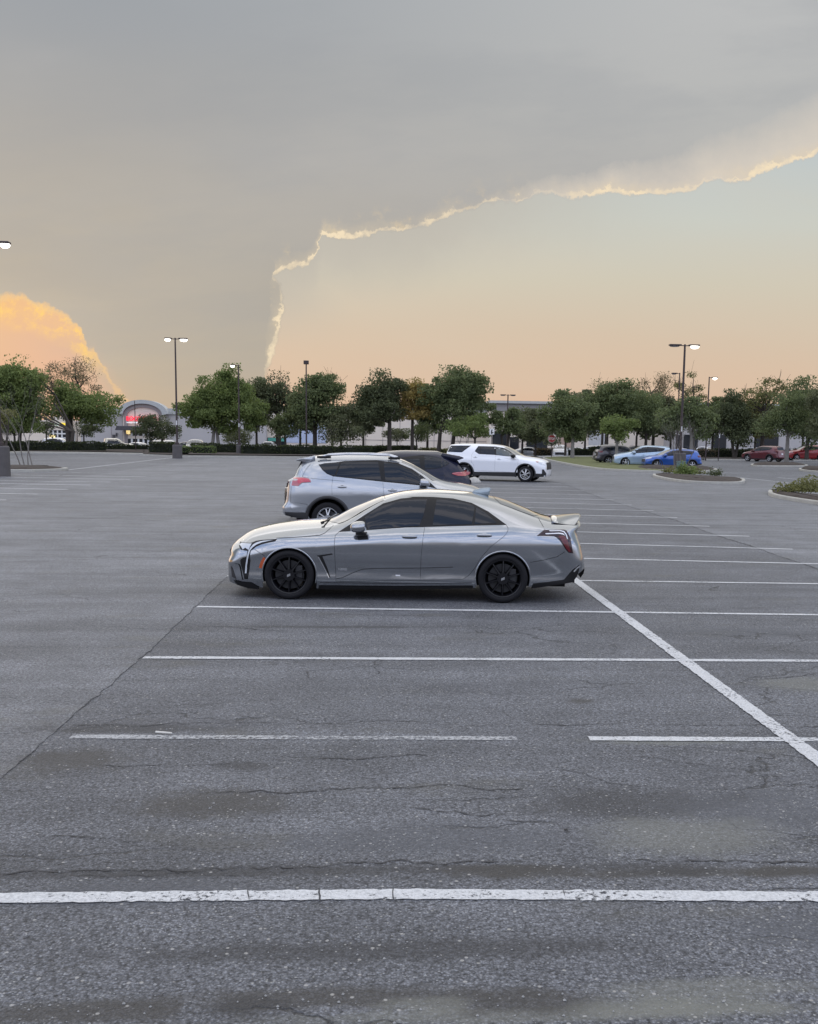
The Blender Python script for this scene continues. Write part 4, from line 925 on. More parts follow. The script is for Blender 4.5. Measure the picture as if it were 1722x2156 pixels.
# ---------------- scaled designs for the cars farther off
def scaled(Dn, kf, wb, kr, kz, ky, R=None, Ra=None, drop=()):
    s0 = Dn['spec']; w0 = s0['wb']
    def fx(x): return x * kf if x < 0 else (x * wb / w0 if x <= w0 else wb + (x - w0) * kr)
    def pxz(P): return [(fx(a), b * kz) for a, b in P]
    S = dict(s0)
    for k in ('zc', 'zr', 'zb', 'sill'): S[k] = [(fx(a), b * kz) for a, b in s0[k]]
    for k in ('yr', 'yb', 'W'): S[k] = [(fx(a), b * ky) for a, b in s0[k]]
    S['prof'] = [(a * kz, b) for a, b in s0['prof']]; S['qf'] = [(a * kz, b * kf) for a, b in s0['qf']]; S['qr'] = [(a * kz, b * kr) for a, b in s0['qr']]
    S['wb'] = wb; S['R'] = R or s0['R'] * kz; S['Ra'] = Ra or s0['Ra'] * kz
    E = dict(Dn); E['spec'] = S
    for k in ('glass', 'doors', 'seams', 'head', 'tail', 'clad'):
        if k in Dn: E[k] = [pxz(P) for P in Dn[k]]
    for k in ('trim', 'handles'):
        if Dn.get(k): E[k] = pxz(Dn[k])
    for k in ('windshield', 'rear_glass'):
        if Dn.get(k): E[k] = [(fx(a), b * ky) for a, b in Dn[k]]
    for k in ('rear_glass_end', ):
        if Dn.get(k): E[k] = [(a * ky, b * kz) for a, b in Dn[k]]
    for k in ('grille_end', 'tail_end', 'plate_end'):
        if Dn.get(k): E[k] = [[(a * ky, b * kz) for a, b in P] for P in Dn[k]]
    if Dn.get('mirror'): E['mirror'] = (fx(Dn['mirror'][0]), Dn['mirror'][1] * kz)
    for k in drop: E[k] = []
    return E
D_SED2 = dict(D_SEDAN); D_SED2['head'] = [[(-.82, .60), (-.45, .70), (-.35, .75), (-.7, .68)]]; D_SED2['tail'] = [[(3.45, .82), (3.75, .80), (3.78, .93), (3.45, .93)]]; D_SED2['seams'] = D_SEDAN['seams'][:2]
D_RAV2 = dict(D_RAV); D_RAV2['head'] = [[(-.85, .82), (-.5, .88), (-.42, .96), (-.78, .93)]]; D_RAV2['tail'] = [[(3.18, 1.00), (3.52, 1.0), (3.50, 1.18), (3.12, 1.16)]]; D_RAV2['tail_mat'] = M_TAIL; D_RAV2['seams'] = D_RAV['seams'][:2]

def place(name, D, origin, yaw_deg, flip, pm, label, group=None, lod=.5, rimm=None, style='five', rimr=.21, cladding=None, **kw):
    fr = Frame(origin, math.radians(yaw_deg), flip)
    r = empty(name, fr.o, fr.rz()); tag(r, label, 'car', group)
    c = build_car(r, D, pm, lod, rimm or M_ALLOY, style, rimr, cladding=cladding, **kw); return r, c
# pale blue crossover, bright blue crossover with black arches
q = G(1322, 983); place('crossover_car', scaled(D_RAV2, .95, 2.81, 1.0, .97, 1.03), (q[0] - .1, q[1] + .9), -6, 1, paint('pale_blue_paint', (.36, .47, .60), .45, .3),
    'pale blue metallic crossover parked beside the bright blue car', lod=.6, rimr=.25)
q = G(1383, 986.5); place('crossover_car', scaled(D_RAV2, .90, 2.64, .82, .85, .97), (q[0] - .0, q[1] + .86), 0, 1, paint('bright_blue_paint', (.016, .085, .36), .35, .3),
    'bright blue compact crossover with black arches behind the slim tree trunk', lod=.6, rimr=.22, cladding=M_PLASTIC)
q = G(1290, 983); place('crossover_car', scaled(D_RAV2, 1, 2.62, 1.0, .97, 1.0), (G(1272, 980)[0] + 3.55, 85.5), 4, -1, paint('dark_grey_paint', (.035, .032, .042), .3, .3),
    'dark grey crossover showing its red tail lamp, behind the pale blue car', lod=.5, rimr=.22, cladding=M_PLASTIC)
q = G(1612, 972.5); place('crossover_car', scaled(D_RAV2, 1, 2.62, 1.0, .97, 1.0), (q[0] - .6, q[1] + 2.2), -55, 1, paint('maroon_paint', (.115, .012, .020), .35, .3),
    'dark maroon crossover seen from behind by the right-hand tree trunk', lod=.5, rimr=.22, cladding=M_PLASTIC)
q = G(1688, 966); place('crossover_car', scaled(D_RAV2, 1, 2.75, 1.0, 1.02, 1.05), (AT(1674, HZ(1674), 115)[0], 115.2), 0, 1, paint('bright_red_paint', (.30, .015, .018), .2, .3),
    'red sport utility car cut off by the right edge of the picture', lod=.5, rimr=.24)

# ------------------------------------------------------------------ ground, aisles, painted lines
def struct(o): o['kind'] = 'structure'; return o
_gy = [(-60, 0), (116, 0), (121, -.55), (151, -.55), (158, 0), (700, 0)]
def gz(y): return float(np.interp(y, [a for a, b in _gy], [b for a, b in _gy]))
struct(mesh_obj('ground', [(sx_, a, b) for a, b in _gy for sx_ in (-420, 420)], [(2 * k, 2 * k + 1, 2 * k + 3, 2 * k + 2) for k in range(len(_gy) - 1)], M_ASPH))
def poly_sheet(name, pts, z, m, px=True, nsub=0):
    P = [G(*p) for p in pts] if px else [np.array(p) for p in pts]
    return mesh_obj(name, [(p[0], p[1], z) for p in P], [tuple(range(len(P)))], m)
def wiggle(P, amp, n=None, seed=1):
    r = np.random.default_rng(seed); out = [P[0]]
    for a, b in zip(P[:-1], P[1:]):
        a = np.array(a, float); b = np.array(b, float); d = np.linalg.norm(b - a); k = max(1, int(d / (0.03 if d < 8 else .12))); k = min(k, 400)
        t = (b - a) / (d + 1e-9); nn = np.array([-t[1], t[0], 0]); w = 0
        for q in range(1, k + 1):
            w = 0.86 * w + r.normal() * amp * .8
            out.append(a + (b - a) * q / k + nn * w * (1 if q < k else .3))
    return out
def strip(name, P, w, z, m, kind='structure', seed=None, jit=0.0):
    r = np.random.default_rng(seed or 3); P = np.array(P, float); T = np.gradient(P, axis=0); T /= np.linalg.norm(T, axis=1)[:, None] + 1e-9
    N = np.stack([-T[:, 1], T[:, 0]], 1); vs = []
    wn = 0.5; ej = 0.0
    if kind == 'structure' and not jit and P[0, 1] < 14: ej = .0035
    for k in range(len(P)):
        wn = .86 * wn + .14 * (r.random() * 3.4 - 1.2); ww = w / 2 * ((1 - jit) + jit * max(0.02, wn) * (.35 + 1.3 * r.random())) + ej * r.normal()
        if jit and (k == 0 or k == len(P) - 1): ww *= .1
        vs += [(P[k, 0] + N[k, 0] * ww, P[k, 1] + N[k, 1] * ww, z), (P[k, 0] - N[k, 0] * ww, P[k, 1] - N[k, 1] * ww, z)]
    fs = [(2 * k, 2 * k + 1, 2 * k + 3, 2 * k + 2) for k in range(len(P) - 1)]
    o = mesh_obj(name, vs, fs, m)
    if kind: o['kind'] = kind
    return o
# drive aisles (another batch of asphalt) either side of the bays
seamL = [(-60, 1692), (0, 1640), (120, 1536), (210, 1460), (302, 1383), (415, 1275), (480, 1213)]
gl = wiggle([G(*p) for p in seamL], 0.006, seed=4)
top_l = [G(596, 1105), G(640, 1062), G(690, 1014), G(752, 958)]
left = [np.array([-8.2, G(-60, 1692)[1], 0])] + gl + top_l
x_far = G(752, 958)[0]
pl = [(p[0], p[1]) for p in left] + [(-14.0, 110.0), (-14.0, 4.0)]
struct(mesh_obj('drive_aisle', [(a, b, .003) for a, b in pl], [tuple(range(len(pl)))[::-1]], M_AISLE))
seamR = [(1197, 1022), (1262, 1047), (1330, 1068), (1426, 1097), (1500, 1124), (1580, 1150), (1668, 1180), (1760, 1212)]
gr = wiggle([G(*p) for p in seamR], 0.01, seed=5)
pr = [(p[0], p[1]) for p in gr] + [(16.5, 14.0), (22.0, 30.0), (21.0, 62.0), (15.0, 72.0), (8.6, 60.0)]
struct(mesh_obj('drive_aisle', [(a, b, .003) for a, b in pr], [tuple(range(len(pr)))], M_AISLE))
def stall(p, q, w=.10, m=None, z=.006):
    a, b = G(*p), G(*q); n = max(2, int(np.linalg.norm(b - a) / (.04 if a[1] < 14 else .5)))
    P = [a + (b - a) * k / n for k in range(n + 1)]
    return strip('stall_line', P, w, z, m or M_LINE)
a, b, c3 = G(-60, 1893), G(861, 1884), G(1790, 1890)
strip('stall_line', [a + (b - a) * k / 60 for k in range(60)] + [b + (c3 - b) * k / 60 for k in range(61)], .105, .006, M_LINE)
stall((150, 1552), (1088, 1556), .09, M_LINEW); stall((1240, 1556), (1790, 1558.5), .10)
stall((302, 1385), (1790, 1392.5)); stall((415, 1278), (1790, 1296)); stall((478, 1213), (1790, 1230.5))
for (x0, y0), (x1, y1) in [((1215, 1176), (1760, 1188.5)), ((1200, 1144), (1668.9, 1156.7)), ((1190, 1119.5), (1577.5, 1129.3)), ((1150, 1100), (1493.8, 1108.3)), ((1120, 1082.5), (1426, 1090)), ((1090, 1068.5), (1376, 1075.5)),
                           ((1050, 1056.5), (1330, 1063.6)), ((1020, 1046), (1291.4, 1052.8)), ((1005, 1036.5), (1261.6, 1042.6)), ((1000, 1028), (1229.5, 1033.8)), ((1000, 1020.5), (1196.6, 1025.3)), ((1130, 1017), (1180, 1018.3))]:
    stall((x0, y0), (x1, y1), .12, M_LINE)
stall((1790, 1650), (1215, 1225), .135, z=.009); stall((1215, 1225), (1000, 1066), .135, z=.009)
for (cx0, cy0), (cx1, cy1) in [((-60, 441), (45, 440)), ((-60, 392), (275, 398)), ((-60, 352), (492, 364)), ((-60, 320), (658, 332)), ((0, 300), (803, 310)), ((0, 272), (200, 278)), ((200, 278), (950, 291)), ((100, 258), (430, 262)), ((455, 262), (1060, 272)),
                               ((525, 240), (1165, 255)), ((600, 215), (1330, 226)), ((700, 193), (1465, 204)), ((800, 175), (1570, 184)), ((900, 160), (1660, 168))]:
    f = crop(0, 1300, 2.46); stall(f(cx0, cy0), f(cx1, cy1), .17, M_LINEF if cy1 < 260 else M_LINE)
stall((144.7, 989.4), (369, 963), .14, M_LINE, z=.009)
f8 = crop(1920, 980, 3.451)
stall(f8(860, 1487), f8(1280, 1531), .12); stall(f8(1300, 1534), f8(1620, 1570), .12); stall(f8(1310, 1492), f8(1760, 1536), .12)
# cracks worn open in the asphalt
M_CRACK = mat('crack_shadow', (0.058, 0.058, 0.060), .95)
CR = [([(0, 1842), (200, 1831), (430, 1829), (700, 1820), (861, 1815), (1000, 1812), (1300, 1815), (1500, 1812), (1760, 1815)], .020), ([(120, 1846), (300, 1843), (560, 1850)], .010),
      ([(400, 1664), (560, 1669), (700, 1661), (850, 1659), (1000, 1662), (1100, 1660)], .014), ([(200, 1612), (380, 1612), (530, 1604), (640, 1600), (900, 1590)], .012), ([(1040, 1728), (1140, 1731)], .010),
      ([(385, 1318), (500, 1322), (620, 1331)], .016), ([(790, 1376), (800, 1392), (795, 1402), (801, 1420)], .018), ([(-20, 1470), (90, 1473), (185, 1479)], .012),
      ([(300, 1163), (380, 1161), (492, 1166)], .03), ([(150, 1527), (400, 1524), (800, 1519), (1000, 1528), (1300, 1524), (1760, 1531)], .012), ([(1300, 1590), (1400, 1600), (1560, 1628), (1722, 1637)], .012),
      ([(100, 1090), (320, 1096), (620, 1102)], .05), ([(550, 1290), (800, 1296), (1100, 1300)], .012), ([(860, 1700), (1000, 1718), (1060, 1712)], .008), ([(80, 1760), (300, 1772)], .008),
      ([(1180, 1618), (1290, 1650), (1400, 1660)], .010), ([(1720, 1420), (1600, 1432), (1500, 1428)], .012)]
for k, (pts, w) in enumerate(CR):
    strip('asphalt_crack', wiggle([G(*p) for p in pts], .013, seed=20 + k), w, .0045, M_CRACK, seed=k + 1, jit=1.0)
strip('asphalt_crack', gl, .010, .0045, M_CRACK, seed=7, jit=1.0); strip('asphalt_crack', gr, .030, .0045, M_CRACK, seed=8, jit=1.0)
for k, xx in enumerate([(522, 1872, 1898), (672, 1870, 1903), (828, 1868, 1901), (1185, 1874, 1890)]):
    strip('asphalt_crack', wiggle([G(xx[0], xx[1]), G(xx[0] + 3, xx[2])], .003, seed=60 + k), .010, .0085, M_CRACK, seed=k, jit=.6)
# loose chippings near the camera
def chippings():
    vs = []; fs = []
    for _ in range(2600):
        y = 3.0 + 5.5 * rng.random() ** 1.6; x = (rng.random() - .5) * (1.1 * y + .8) + .03 * y; s = .0025 + .0045 * rng.random() ** 2
        o = len(vs); a = rng.random() * 6
        for k in range(4): vs.append((x + s * math.cos(a + k * 1.57) * (1 + .4 * rng.random()), y + s * math.sin(a + k * 1.57), .002))
        vs.append((x, y, .002 + s * 1.1)); fs += [(o, o + 1, o + 4), (o + 1, o + 2, o + 4), (o + 2, o + 3, o + 4), (o + 3, o, o + 4)]
    o = mesh_obj('loose_gravel', vs, fs, mat('chipping_stone', (.30, .30, .295), .8, var=.5, vscale=60, coord='P')); tag(o, 'pale chippings loose on the worn asphalt in the foreground', 'gravel', kind='stuff')
chippings()
bm = bmesh.new(); tube(bm, G(328, 1541, .012), G(362, 1543.5, .012), .009, .007, 8); tag(bm_obj('stick', bm, mat('pale_wood', (.62, .60, .55), .7)), 'short pale stick lying by the worn stall line', 'stick')
bm = bmesh.new(); p = G(1191, 1751); box(bm, (p[0], p[1], .012), (.020, .016, .008), bev=.003); tag(bm_obj('fallen_leaf', bm, mat('dark_leaf', (.05, .048, .045), .9)), 'small dark fallen leaf on the bare asphalt of the front bay', 'fallen_leaf')  # a small fallen leaf, modelled as a bevelled block

# ------------------------------------------------------------------ kerbs, islands, pavement
M_CONC = mat('kerb_concrete', (.40, .39, .35), .85, var=.25, vscale=2.5, bump=.4, coord='P')
M_CONC2 = mat('pavement_concrete', (.36, .36, .34), .85, var=.15, vscale=1.5, coord='P')
M_MULCH = mat('dark_mulch', (.045, .034, .028), .95, var=.5, vscale=9, bump=1.0, bscale=14, coord='P')
M_GRASS = mat('dry_grass', (.115, .125, .045), .95, var=.5, vscale=2.0, bump=1.0, bscale=30, coord='P')
def smooth_loop(P, it=2):
    for _ in range(it):
        Q = []
        for k in range(len(P)): a, b = P[k], P[(k + 1) % len(P)]; Q += [a * .75 + b * .25, a * .25 + b * .75]
        P = Q
    return P
def island(name, P, label, fill, kw=.17, kh=.14, mound=.10, it=2):
    """P: world outline (counter-clockwise) of the outer kerb face"""
    P = smooth_loop([np.array([p[0], p[1]]) for p in P], it)
    P = [p for k, p in enumerate(P) if np.linalg.norm(p - P[k - 1]) > .09]; n = len(P); C = sum(P) / n
    def inset(d):
        out = []
        for k in range(n):
            t = P[(k + 1) % n] - P[k - 1]; t /= np.linalg.norm(t) + 1e-9; nn = np.array([-t[1], t[0]]); out.append(P[k] + nn * d)
        return out
    r = empty(name, (C[0], C[1], 0)); tag(r, label, 'kerbed island')
    A, B, D_, E_ = P, inset(.015), inset(kw - .02), inset(kw)
    vs = [(q[0] - C[0], q[1] - C[1], z) for L_, z in ((A, 0), (A, kh - .03), (B, kh), (D_, kh), (E_, kh - .03)) for q in L_]
    fs = [(j * n + k, j * n + (k + 1) % n, (j + 1) * n + (k + 1) % n, (j + 1) * n + k) for j in range(4) for k in range(n)]
    k_ = mesh_obj('kerb', vs, fs, M_CONC, r)
    q0 = inset(kw - .006); CC = sum(q0) / n
    rings = [(q0, kh - .035)] + [([CC + (t - CC) * f for t in q0], kh - .02 + mound * g) for f, g in ((.93, .35), (.80, .75), (.55, 1.0))]
    vs = [(q[0] - C[0] + rng.normal() * .012, q[1] - C[1] + rng.normal() * .012, z + (rng.normal() * .014 if k_i else 0)) for k_i, (L_, z) in enumerate(rings) for q in L_]; m_ = len(rings)
    fs = [(j * n + k, j * n + (k + 1) % n, (j + 1) * n + (k + 1) % n, (j + 1) * n + k) for j in range(m_ - 1) for k in range(n)] + [tuple((m_ - 1) * n + k for k in range(n))]
    mesh_obj('planting_bed', vs, fs, fill, r)
    return r
def W2(px, py): g = G(px, py); return (g[0], g[1])
q = W2(142, 990); island('kerbed_island', [(-17.6, q[1] - 3.4), (q[0] - .8, q[1] - 3.0), (q[0] + .15, q[1] - 1.6), (q[0] + .1, q[1] + .3), (q[0] - 1.2, q[1] + 1.0), (-17.6, q[1] + 1.2), (-24, q[1] + 1.2), (-24, q[1] - 3.4)], 'pale kerbed island with dark mulch and a bare shrub at far left', M_MULCH, mound=.12, it=2)
def isl_px(name, near, depth, label, fill, **kw):
    """near: pixels along the near kerb foot, left to right; depth: how far the island runs back"""
    A = [np.array(W2(*p)) for p in near]; B = [a * (1 + depth / a[1]) for a in A[1:-1]][::-1]
    return island(name, [tuple(a) for a in A] + [tuple(b) for b in B], label, fill, **kw)
isl_px('kerbed_island', [f8(25, 1478), f8(60, 1500), f8(300, 1545), f8(600, 1562), f8(850, 1565), f8(960, 1560), f8(985, 1540)], 4.4, 'long low kerbed island with dark mulch and a small green clump', M_MULCH)
isl_px('kerbed_island', [f8(1205, 1660), f8(1230, 1690), f8(1400, 1725), f8(1722, 1775), f8(1900, 1800), f8(1990, 1790)], 3.6, 'kerbed island nearest on the right with bushy green ground cover', M_MULCH)
isl_px('kerbed_island', [f8(-180, 1405), f8(-120, 1420), f8(200, 1432), f8(500, 1438), f8(660, 1436), f8(705, 1425)], 5.5, 'kerbed island with dark mulch holding the grey lamp plinth', M_MULCH, mound=.2)
isl_px('kerbed_island', [f8(1025, 1372), f8(1060, 1382), f8(1300, 1386), f8(1560, 1386), f8(1640, 1380)], 6.5, 'kerbed island with mulch around the tree by the maroon car', M_MULCH, mound=.2)
isl_px('kerbed_island', [f8(1512, 1415), f8(1560, 1432), f8(1722, 1445), f8(1900, 1450), f8(1960, 1440)], 5.5, 'short kerbed island cut off by the right picture edge', M_MULCH, mound=.25)
# grass verge with a long kerb
f7 = crop(1500, 980, 3.7435)
gp = [f7(345, 1404), f7(500, 1445), f7(750, 1495), f7(1000, 1535), f7(1250, 1550), f7(1722, 1566), f7(1800, 1560), f7(1760, 1505), f7(1480, 1470), f7(1150, 1440), f7(1060, 1400), f7(700, 1394)]
GV = [W2(*p) for p in gp]
island('grass_verge', GV, 'grassy verge with a long curving kerb under the young trees', M_GRASS, mound=.05, it=2)
# far kerb and pavement along the hedges
f4 = crop(0, 980, 2.87); f5 = crop(500, 1000, 2.87); f6 = crop(1000, 1000, 2.87)
def kerb_run(name, P, w, h, m, z0=0.0):
    vs = []; fs = []
    P = np.array([[p[0], p[1]] for p in P]); T = np.gradient(P, axis=0); T /= np.linalg.norm(T, axis=1)[:, None]; N = np.stack([-T[:, 1], T[:, 0]], 1)
    for k in range(len(P)):
        a = P[k]; b = P[k] + N[k] * w
        vs += [(a[0], a[1], z0), (a[0], a[1], h), (b[0], b[1], h), (b[0], b[1], z0)]
    for k in range(len(P) - 1):
        for j in range(3): o = 4 * k + j; fs.append((o, o + 4, o + 5, o + 1))
    return struct(mesh_obj(name, vs, fs, m))
yk = lambda px, py: W2(px, py)
kerb_run('kerb', [yk(*f4(-60, 1040)), yk(*f4(210, 1036)), yk(*f4(600, 1040)), yk(*f4(1215, 1050))], 1.8, .15, M_CONC)
kerb_run('kerb', [yk(*f4(1180, 1056)), yk(*f4(1480, 1068)), yk(*f5(120, 1010)), yk(*f5(700, 1014)), yk(*f5(1200, 1020)), yk(860, 968), yk(1000, 966), yk(1100, 965)], .35, .15, M_CONC)
kerb_run('footpath', [yk(1100, 962), yk(*f7(350, 1400)), yk(*f7(700, 1392)), yk(*f7(1060, 1392))], 1.6, .13, M_CONC2)
kerb_run('kerb', [yk(*f8(560, 1315)), yk(*f8(800, 1316)), yk(*f8(1120, 1322))], .4, .15, M_CONC); kerb_run('kerb', [yk(*f8(1470, 1322)), yk(*f8(1600, 1324)), yk(*f8(1800, 1330))], .4, .15, M_CONC)

# ------------------------------------------------------------------ foliage
def leaf_mat(name, c, var=.55):
    m = bpy.data.materials.new(name); m.use_nodes = True; N = NT(m.node_tree); N.n.clear(); o = N.new('ShaderNodeOutputMaterial')
    P = N.new('ShaderNodeNewGeometry'); n = N.noise(P.outputs['Position'], 1.1, 4, .6); n2 = N.noise(P.outputs['Position'], 9, 2, .6)
    k = N.m('ADD', N.m('MULTIPLY', n, .55), N.m('MULTIPLY', n2, .45))
    colr = N.ramp(k, [(.30, (c[0] * (1 - var), c[1] * (1 - var), c[2] * (1 - var), 1)), (.5, (c[0], c[1], c[2], 1)), (.72, (c[0] * 1.8, c[1] * 1.65, c[2] * 1.3, 1))])
    b = N.new('ShaderNodeBsdfPrincipled'); N.l.new(colr, b.inputs['Base Color']); b.inputs['Roughness'].default_value = .65; b.inputs['Specular IOR Level'].default_value = .3
    t = N.new('ShaderNodeBsdfTranslucent'); N.l.new(colr, t.inputs[0]); mx = N.new('ShaderNodeMixShader'); mx.inputs[0].default_value = .42
    N.l.new(b.outputs[0], mx.inputs[1]); N.l.new(t.outputs[0], mx.inputs[2]); N.l.new(mx.outputs[0], o.inputs[0]); return m
LM = {'green': leaf_mat('green_leaves', (0.174, 0.227, 0.077)), 'dark': leaf_mat('dark_green_leaves', (0.112, 0.134, 0.069)), 'blue': leaf_mat('grey_green_leaves', (0.158, 0.177, 0.096)), 'yellow': leaf_mat('yellowing_leaves', (0.350, 0.278, 0.101)),
      'mid': leaf_mat('mid_green_leaves', (0.148, 0.184, 0.084)), 'rust': leaf_mat('brownish_sparse_leaves', (0.207, 0.178, 0.105)), 'hedge': leaf_mat('hedge_leaves', (0.041, 0.054, 0.021)), 'olive': leaf_mat('olive_leaves', (0.187, 0.193, 0.080)), 'brown': leaf_mat('dry_hedge_leaves', (0.155, 0.125, 0.076)),
      'bright': leaf_mat('bright_hedge_leaves', (0.137, 0.184, 0.067))}
M_BARK = mat('dark_bark', (.060, .050, .042), .95, var=.4, vscale=6, coord='P'); M_BARKP = mat('pale_bark', (.21, .195, .175), .9, var=.3, vscale=5, coord='P'); M_TWIG = mat('grey_twig', (.17, .155, .14), .9, var=.3, vscale=6)
def quads(P, S, nrm=None, seed=0, asp=.55):
    """leaf clumps: one bent quad pair at each point"""
    r = np.random.default_rng(seed); n = len(P); S = np.broadcast_to(np.asarray(S, float), (n,))
    a = r.normal(size=(n, 3)); a /= np.linalg.norm(a, axis=1)[:, None]; b = r.normal(size=(n, 3)); b -= (a * b).sum(1)[:, None] * a; b /= np.linalg.norm(b, axis=1)[:, None]
    a = a * S[:, None] * .5; b = b * (S * asp)[:, None] * .5
    V = np.empty((n, 4, 3)); V[:, 0] = P - a; V[:, 1] = P - b * 1.0; V[:, 2] = P + a; V[:, 3] = P + b * 1.0
    return V.reshape(-1, 3)
def fast_mesh(name, V, k, m, parent=None):
    n = len(V) // k; me = bpy.data.meshes.new(name); me.vertices.add(len(V)); me.vertices.foreach_set('co', V.astype(np.float32).ravel())
    me.loops.add(len(V)); me.loops.foreach_set('vertex_index', np.arange(len(V), dtype=np.int32)); me.polygons.add(n)
    me.polygons.foreach_set('loop_start', np.arange(0, len(V), k, dtype=np.int32)); me.polygons.foreach_set('loop_total', np.full(n, k, dtype=np.int32))
    me.materials.append(m); me.update(calc_edges=True); me.validate()
    o = bpy.data.objects.new(name, me); COL.objects.link(o)
    if parent: o.parent = parent
    return o
def tree(base, lobes, kind, label, trunks=None, n=4200, leaf=.26, bark=None, tr=.16, dens=1.0, seed=1, group='trees around the car park', fork=.4, sparse=False):
    """base: ground point; lobes: [(dx, dz, rx, rz)] crown masses in metres from the base"""
    r = np.random.default_rng(seed); rt = empty('tree', (base[0], base[1], gz(base[1]))); tag(rt, label, 'tree', group)
    # clusters through the lobes
    CL = []; P = []; leaf *= .78; per = (80 if sparse else 300) * dens
    for (dx_, dz_, rx, rz) in lobes:
        ar = math.pi * rx * rz; k = max(6, int(ar * (1.3 if sparse else 1.15)))
        cc = []
        for _ in range(k):
            d = r.normal(size=3); d /= np.linalg.norm(d); p = np.array([dx_, 0, dz_]) + d * r.random() ** .38 * np.array([rx, rx * .9, rz]); cc.append(p); CL.append((p, .4, rx))
        n_ = int(ar * per / k)
        for p in cc:
            q_ = max(6, int(n_ * (.35 + 1.3 * r.random()))); s2 = (.26 + .30 * r.random()) * min(1.25, .45 + .32 * rx)
            P.append(np.clip(r.normal(size=(q_, 3)), -1.7, 1.7) * np.array([s2, s2, s2 * .6]) + p)
        if not sparse:
            q_ = int(ar * per * .35); d = r.normal(size=(q_, 3)); d /= np.linalg.norm(d, axis=1)[:, None]
            P.append(np.array([dx_, 0, dz_]) + d * (r.random(q_) ** .45)[:, None] * np.array([rx * .86, rx * .8, rz * .82]))
    c0 = np.mean([t[0] for t in CL], axis=0)
    for _ in range(int(5 * len(lobes) * dens)):
        p, s_, rx = CL[r.integers(len(CL))]; d = (p - c0); d = d / (np.linalg.norm(d) + 1e-6)
        t = r.random(16)[:, None] * (.3 + .6 * r.random()); P.append(p + d * (t - .1) + r.normal(size=(16, 3)) * .10)
    P = np.vstack(P); P = P[P[:, 2] > .9]
    fast_mesh('crown', quads(P, leaf * (.6 + .9 * r.random(len(P))), seed=seed, asp=.72), 4, LM[kind], rt)
    # trunk and limbs
    bm = bmesh.new(); zc_ = np.mean([l[1] for l in lobes]); low = min(l[1] - l[3] for l in lobes)
    for (tx, lean) in (trunks or [(0, 0)]):
        z1 = max(low + fork, 1.0); p0 = np.array([tx, 0, -.05]); p1 = np.array([tx + lean * .6, 0, z1 * .55]); p2 = np.array([tx + lean, 0, z1])
        tube(bm, p0, p1, tr * 1.15, tr * .9, 8); tube(bm, p1, p2, tr * .9, tr * .8, 8)
        idx = r.permutation(len(CL))[:int(15 * (1.6 if sparse else 1))]
        mains = []
        for k in range(5):
            c = CL[idx[k % len(idx)]][0]; m_ = p2 + (c - p2) * np.array([.45, .45, .6]); tube(bm, p2 - np.array([0, 0, .1]), m_, tr * .5, tr * .3, 6, False); mains.append(m_)
        for q in idx:
            c = CL[q][0]; m_ = mains[int(np.argmin([np.linalg.norm(c - t) for t in mains]))]; e_ = m_ + (c - m_) * .5 + r.normal(size=3) * .15
            tube(bm, m_, e_, tr * .30, tr * .2, 5, False); tube(bm, e_, c, tr * .2, tr * .07, 5, False)
            if sparse:
                for _ in range(4):
                    d = r.normal(size=3) * .45 + np.array([0, 0, .55]); tube(bm, c, c + d, tr * .08, .012, 4, False)
    bm_obj('trunk', bm, bark or M_BARK, rt)
    return rt
PPM = lambda Y: F / (Y * math.cos(math.radians(7.4)))
def tree_px(tx, ty, lobes, kind, label, Y=None, **kw):
    """tx,ty: trunk foot in the picture; lobes given as picture boxes (x0,y0,x1,y1)"""
    if Y is None: g = G(tx, ty); Y = min(g[1], 117.0)
    g = AT(tx, HZ(tx), Y); bx = g[0]; LB = []
    for (x0, y0, x1, y1) in lobes:
        a = AT(x0, (y0 + y1) / 2, Y); b = AT(x1, (y0 + y1) / 2, Y); t = AT((x0 + x1) / 2, y0 + 2, Y); d = AT((x0 + x1) / 2, y1 + 5, Y)
        LB.append(((a[0] + b[0]) / 2 - bx, (t[2] + d[2]) / 2 - gz(Y), (b[0] - a[0]) / 2 * 1.16, (t[2] - d[2]) / 2 * 1.12))
    return tree((bx, Y), LB, kind, label, **kw)
T = tree_px
T(38, 0, [(-40, 770, 60, 880), (-10, 756, 80, 850), (10, 800, 98, 902)], 'green', 'dense green tree cut off by the left picture edge', Y=108, n=8000, seed=11, trunks=[(0, .2), (5.2, .3)], tr=.22)
T(149, 0, [(100, 832, 196, 884), (150, 826, 258, 880), (118, 800, 180, 866)], 'green', 'spreading green tree right of the dense edge tree, with a thick dark trunk', Y=112, n=6500, seed=12, tr=.27, fork=1.3)
T(142, 0, [(68, 775, 150, 860), (110, 755, 212, 850)], 'rust', 'half-bare tree with brownish twigs rising behind the spreading green tree', Y=122, n=1500, leaf=.17, seed=13, sparse=True, tr=.24, dens=2.0)
T(176, 0, [(150, 884, 212, 912)], 'dark', 'small dark dome-shaped tree beside the sandwich shop', Y=126, n=1600, leaf=.2, seed=14, tr=.10)
T(97, 0, [(82, 882, 115, 912)], 'dark', 'small dark tree between the thick trunks at the left', Y=126, n=1200, leaf=.2, seed=15, tr=.10)
T(8, 0, [(-30, 850, 20, 900)], 'olive', 'thin-stemmed olive tree behind the left lamp plinth', Y=96, n=1200, leaf=.2, seed=16, tr=.12, trunks=[(0, .4), (.1, -.5)])
T(341, 0, [(286, 876, 372, 916), (305, 868, 362, 900)], 'dark', 'small dark rounded tree in front of the boot store entrance', Y=121, n=3200, leaf=.2, seed=17, tr=.16)
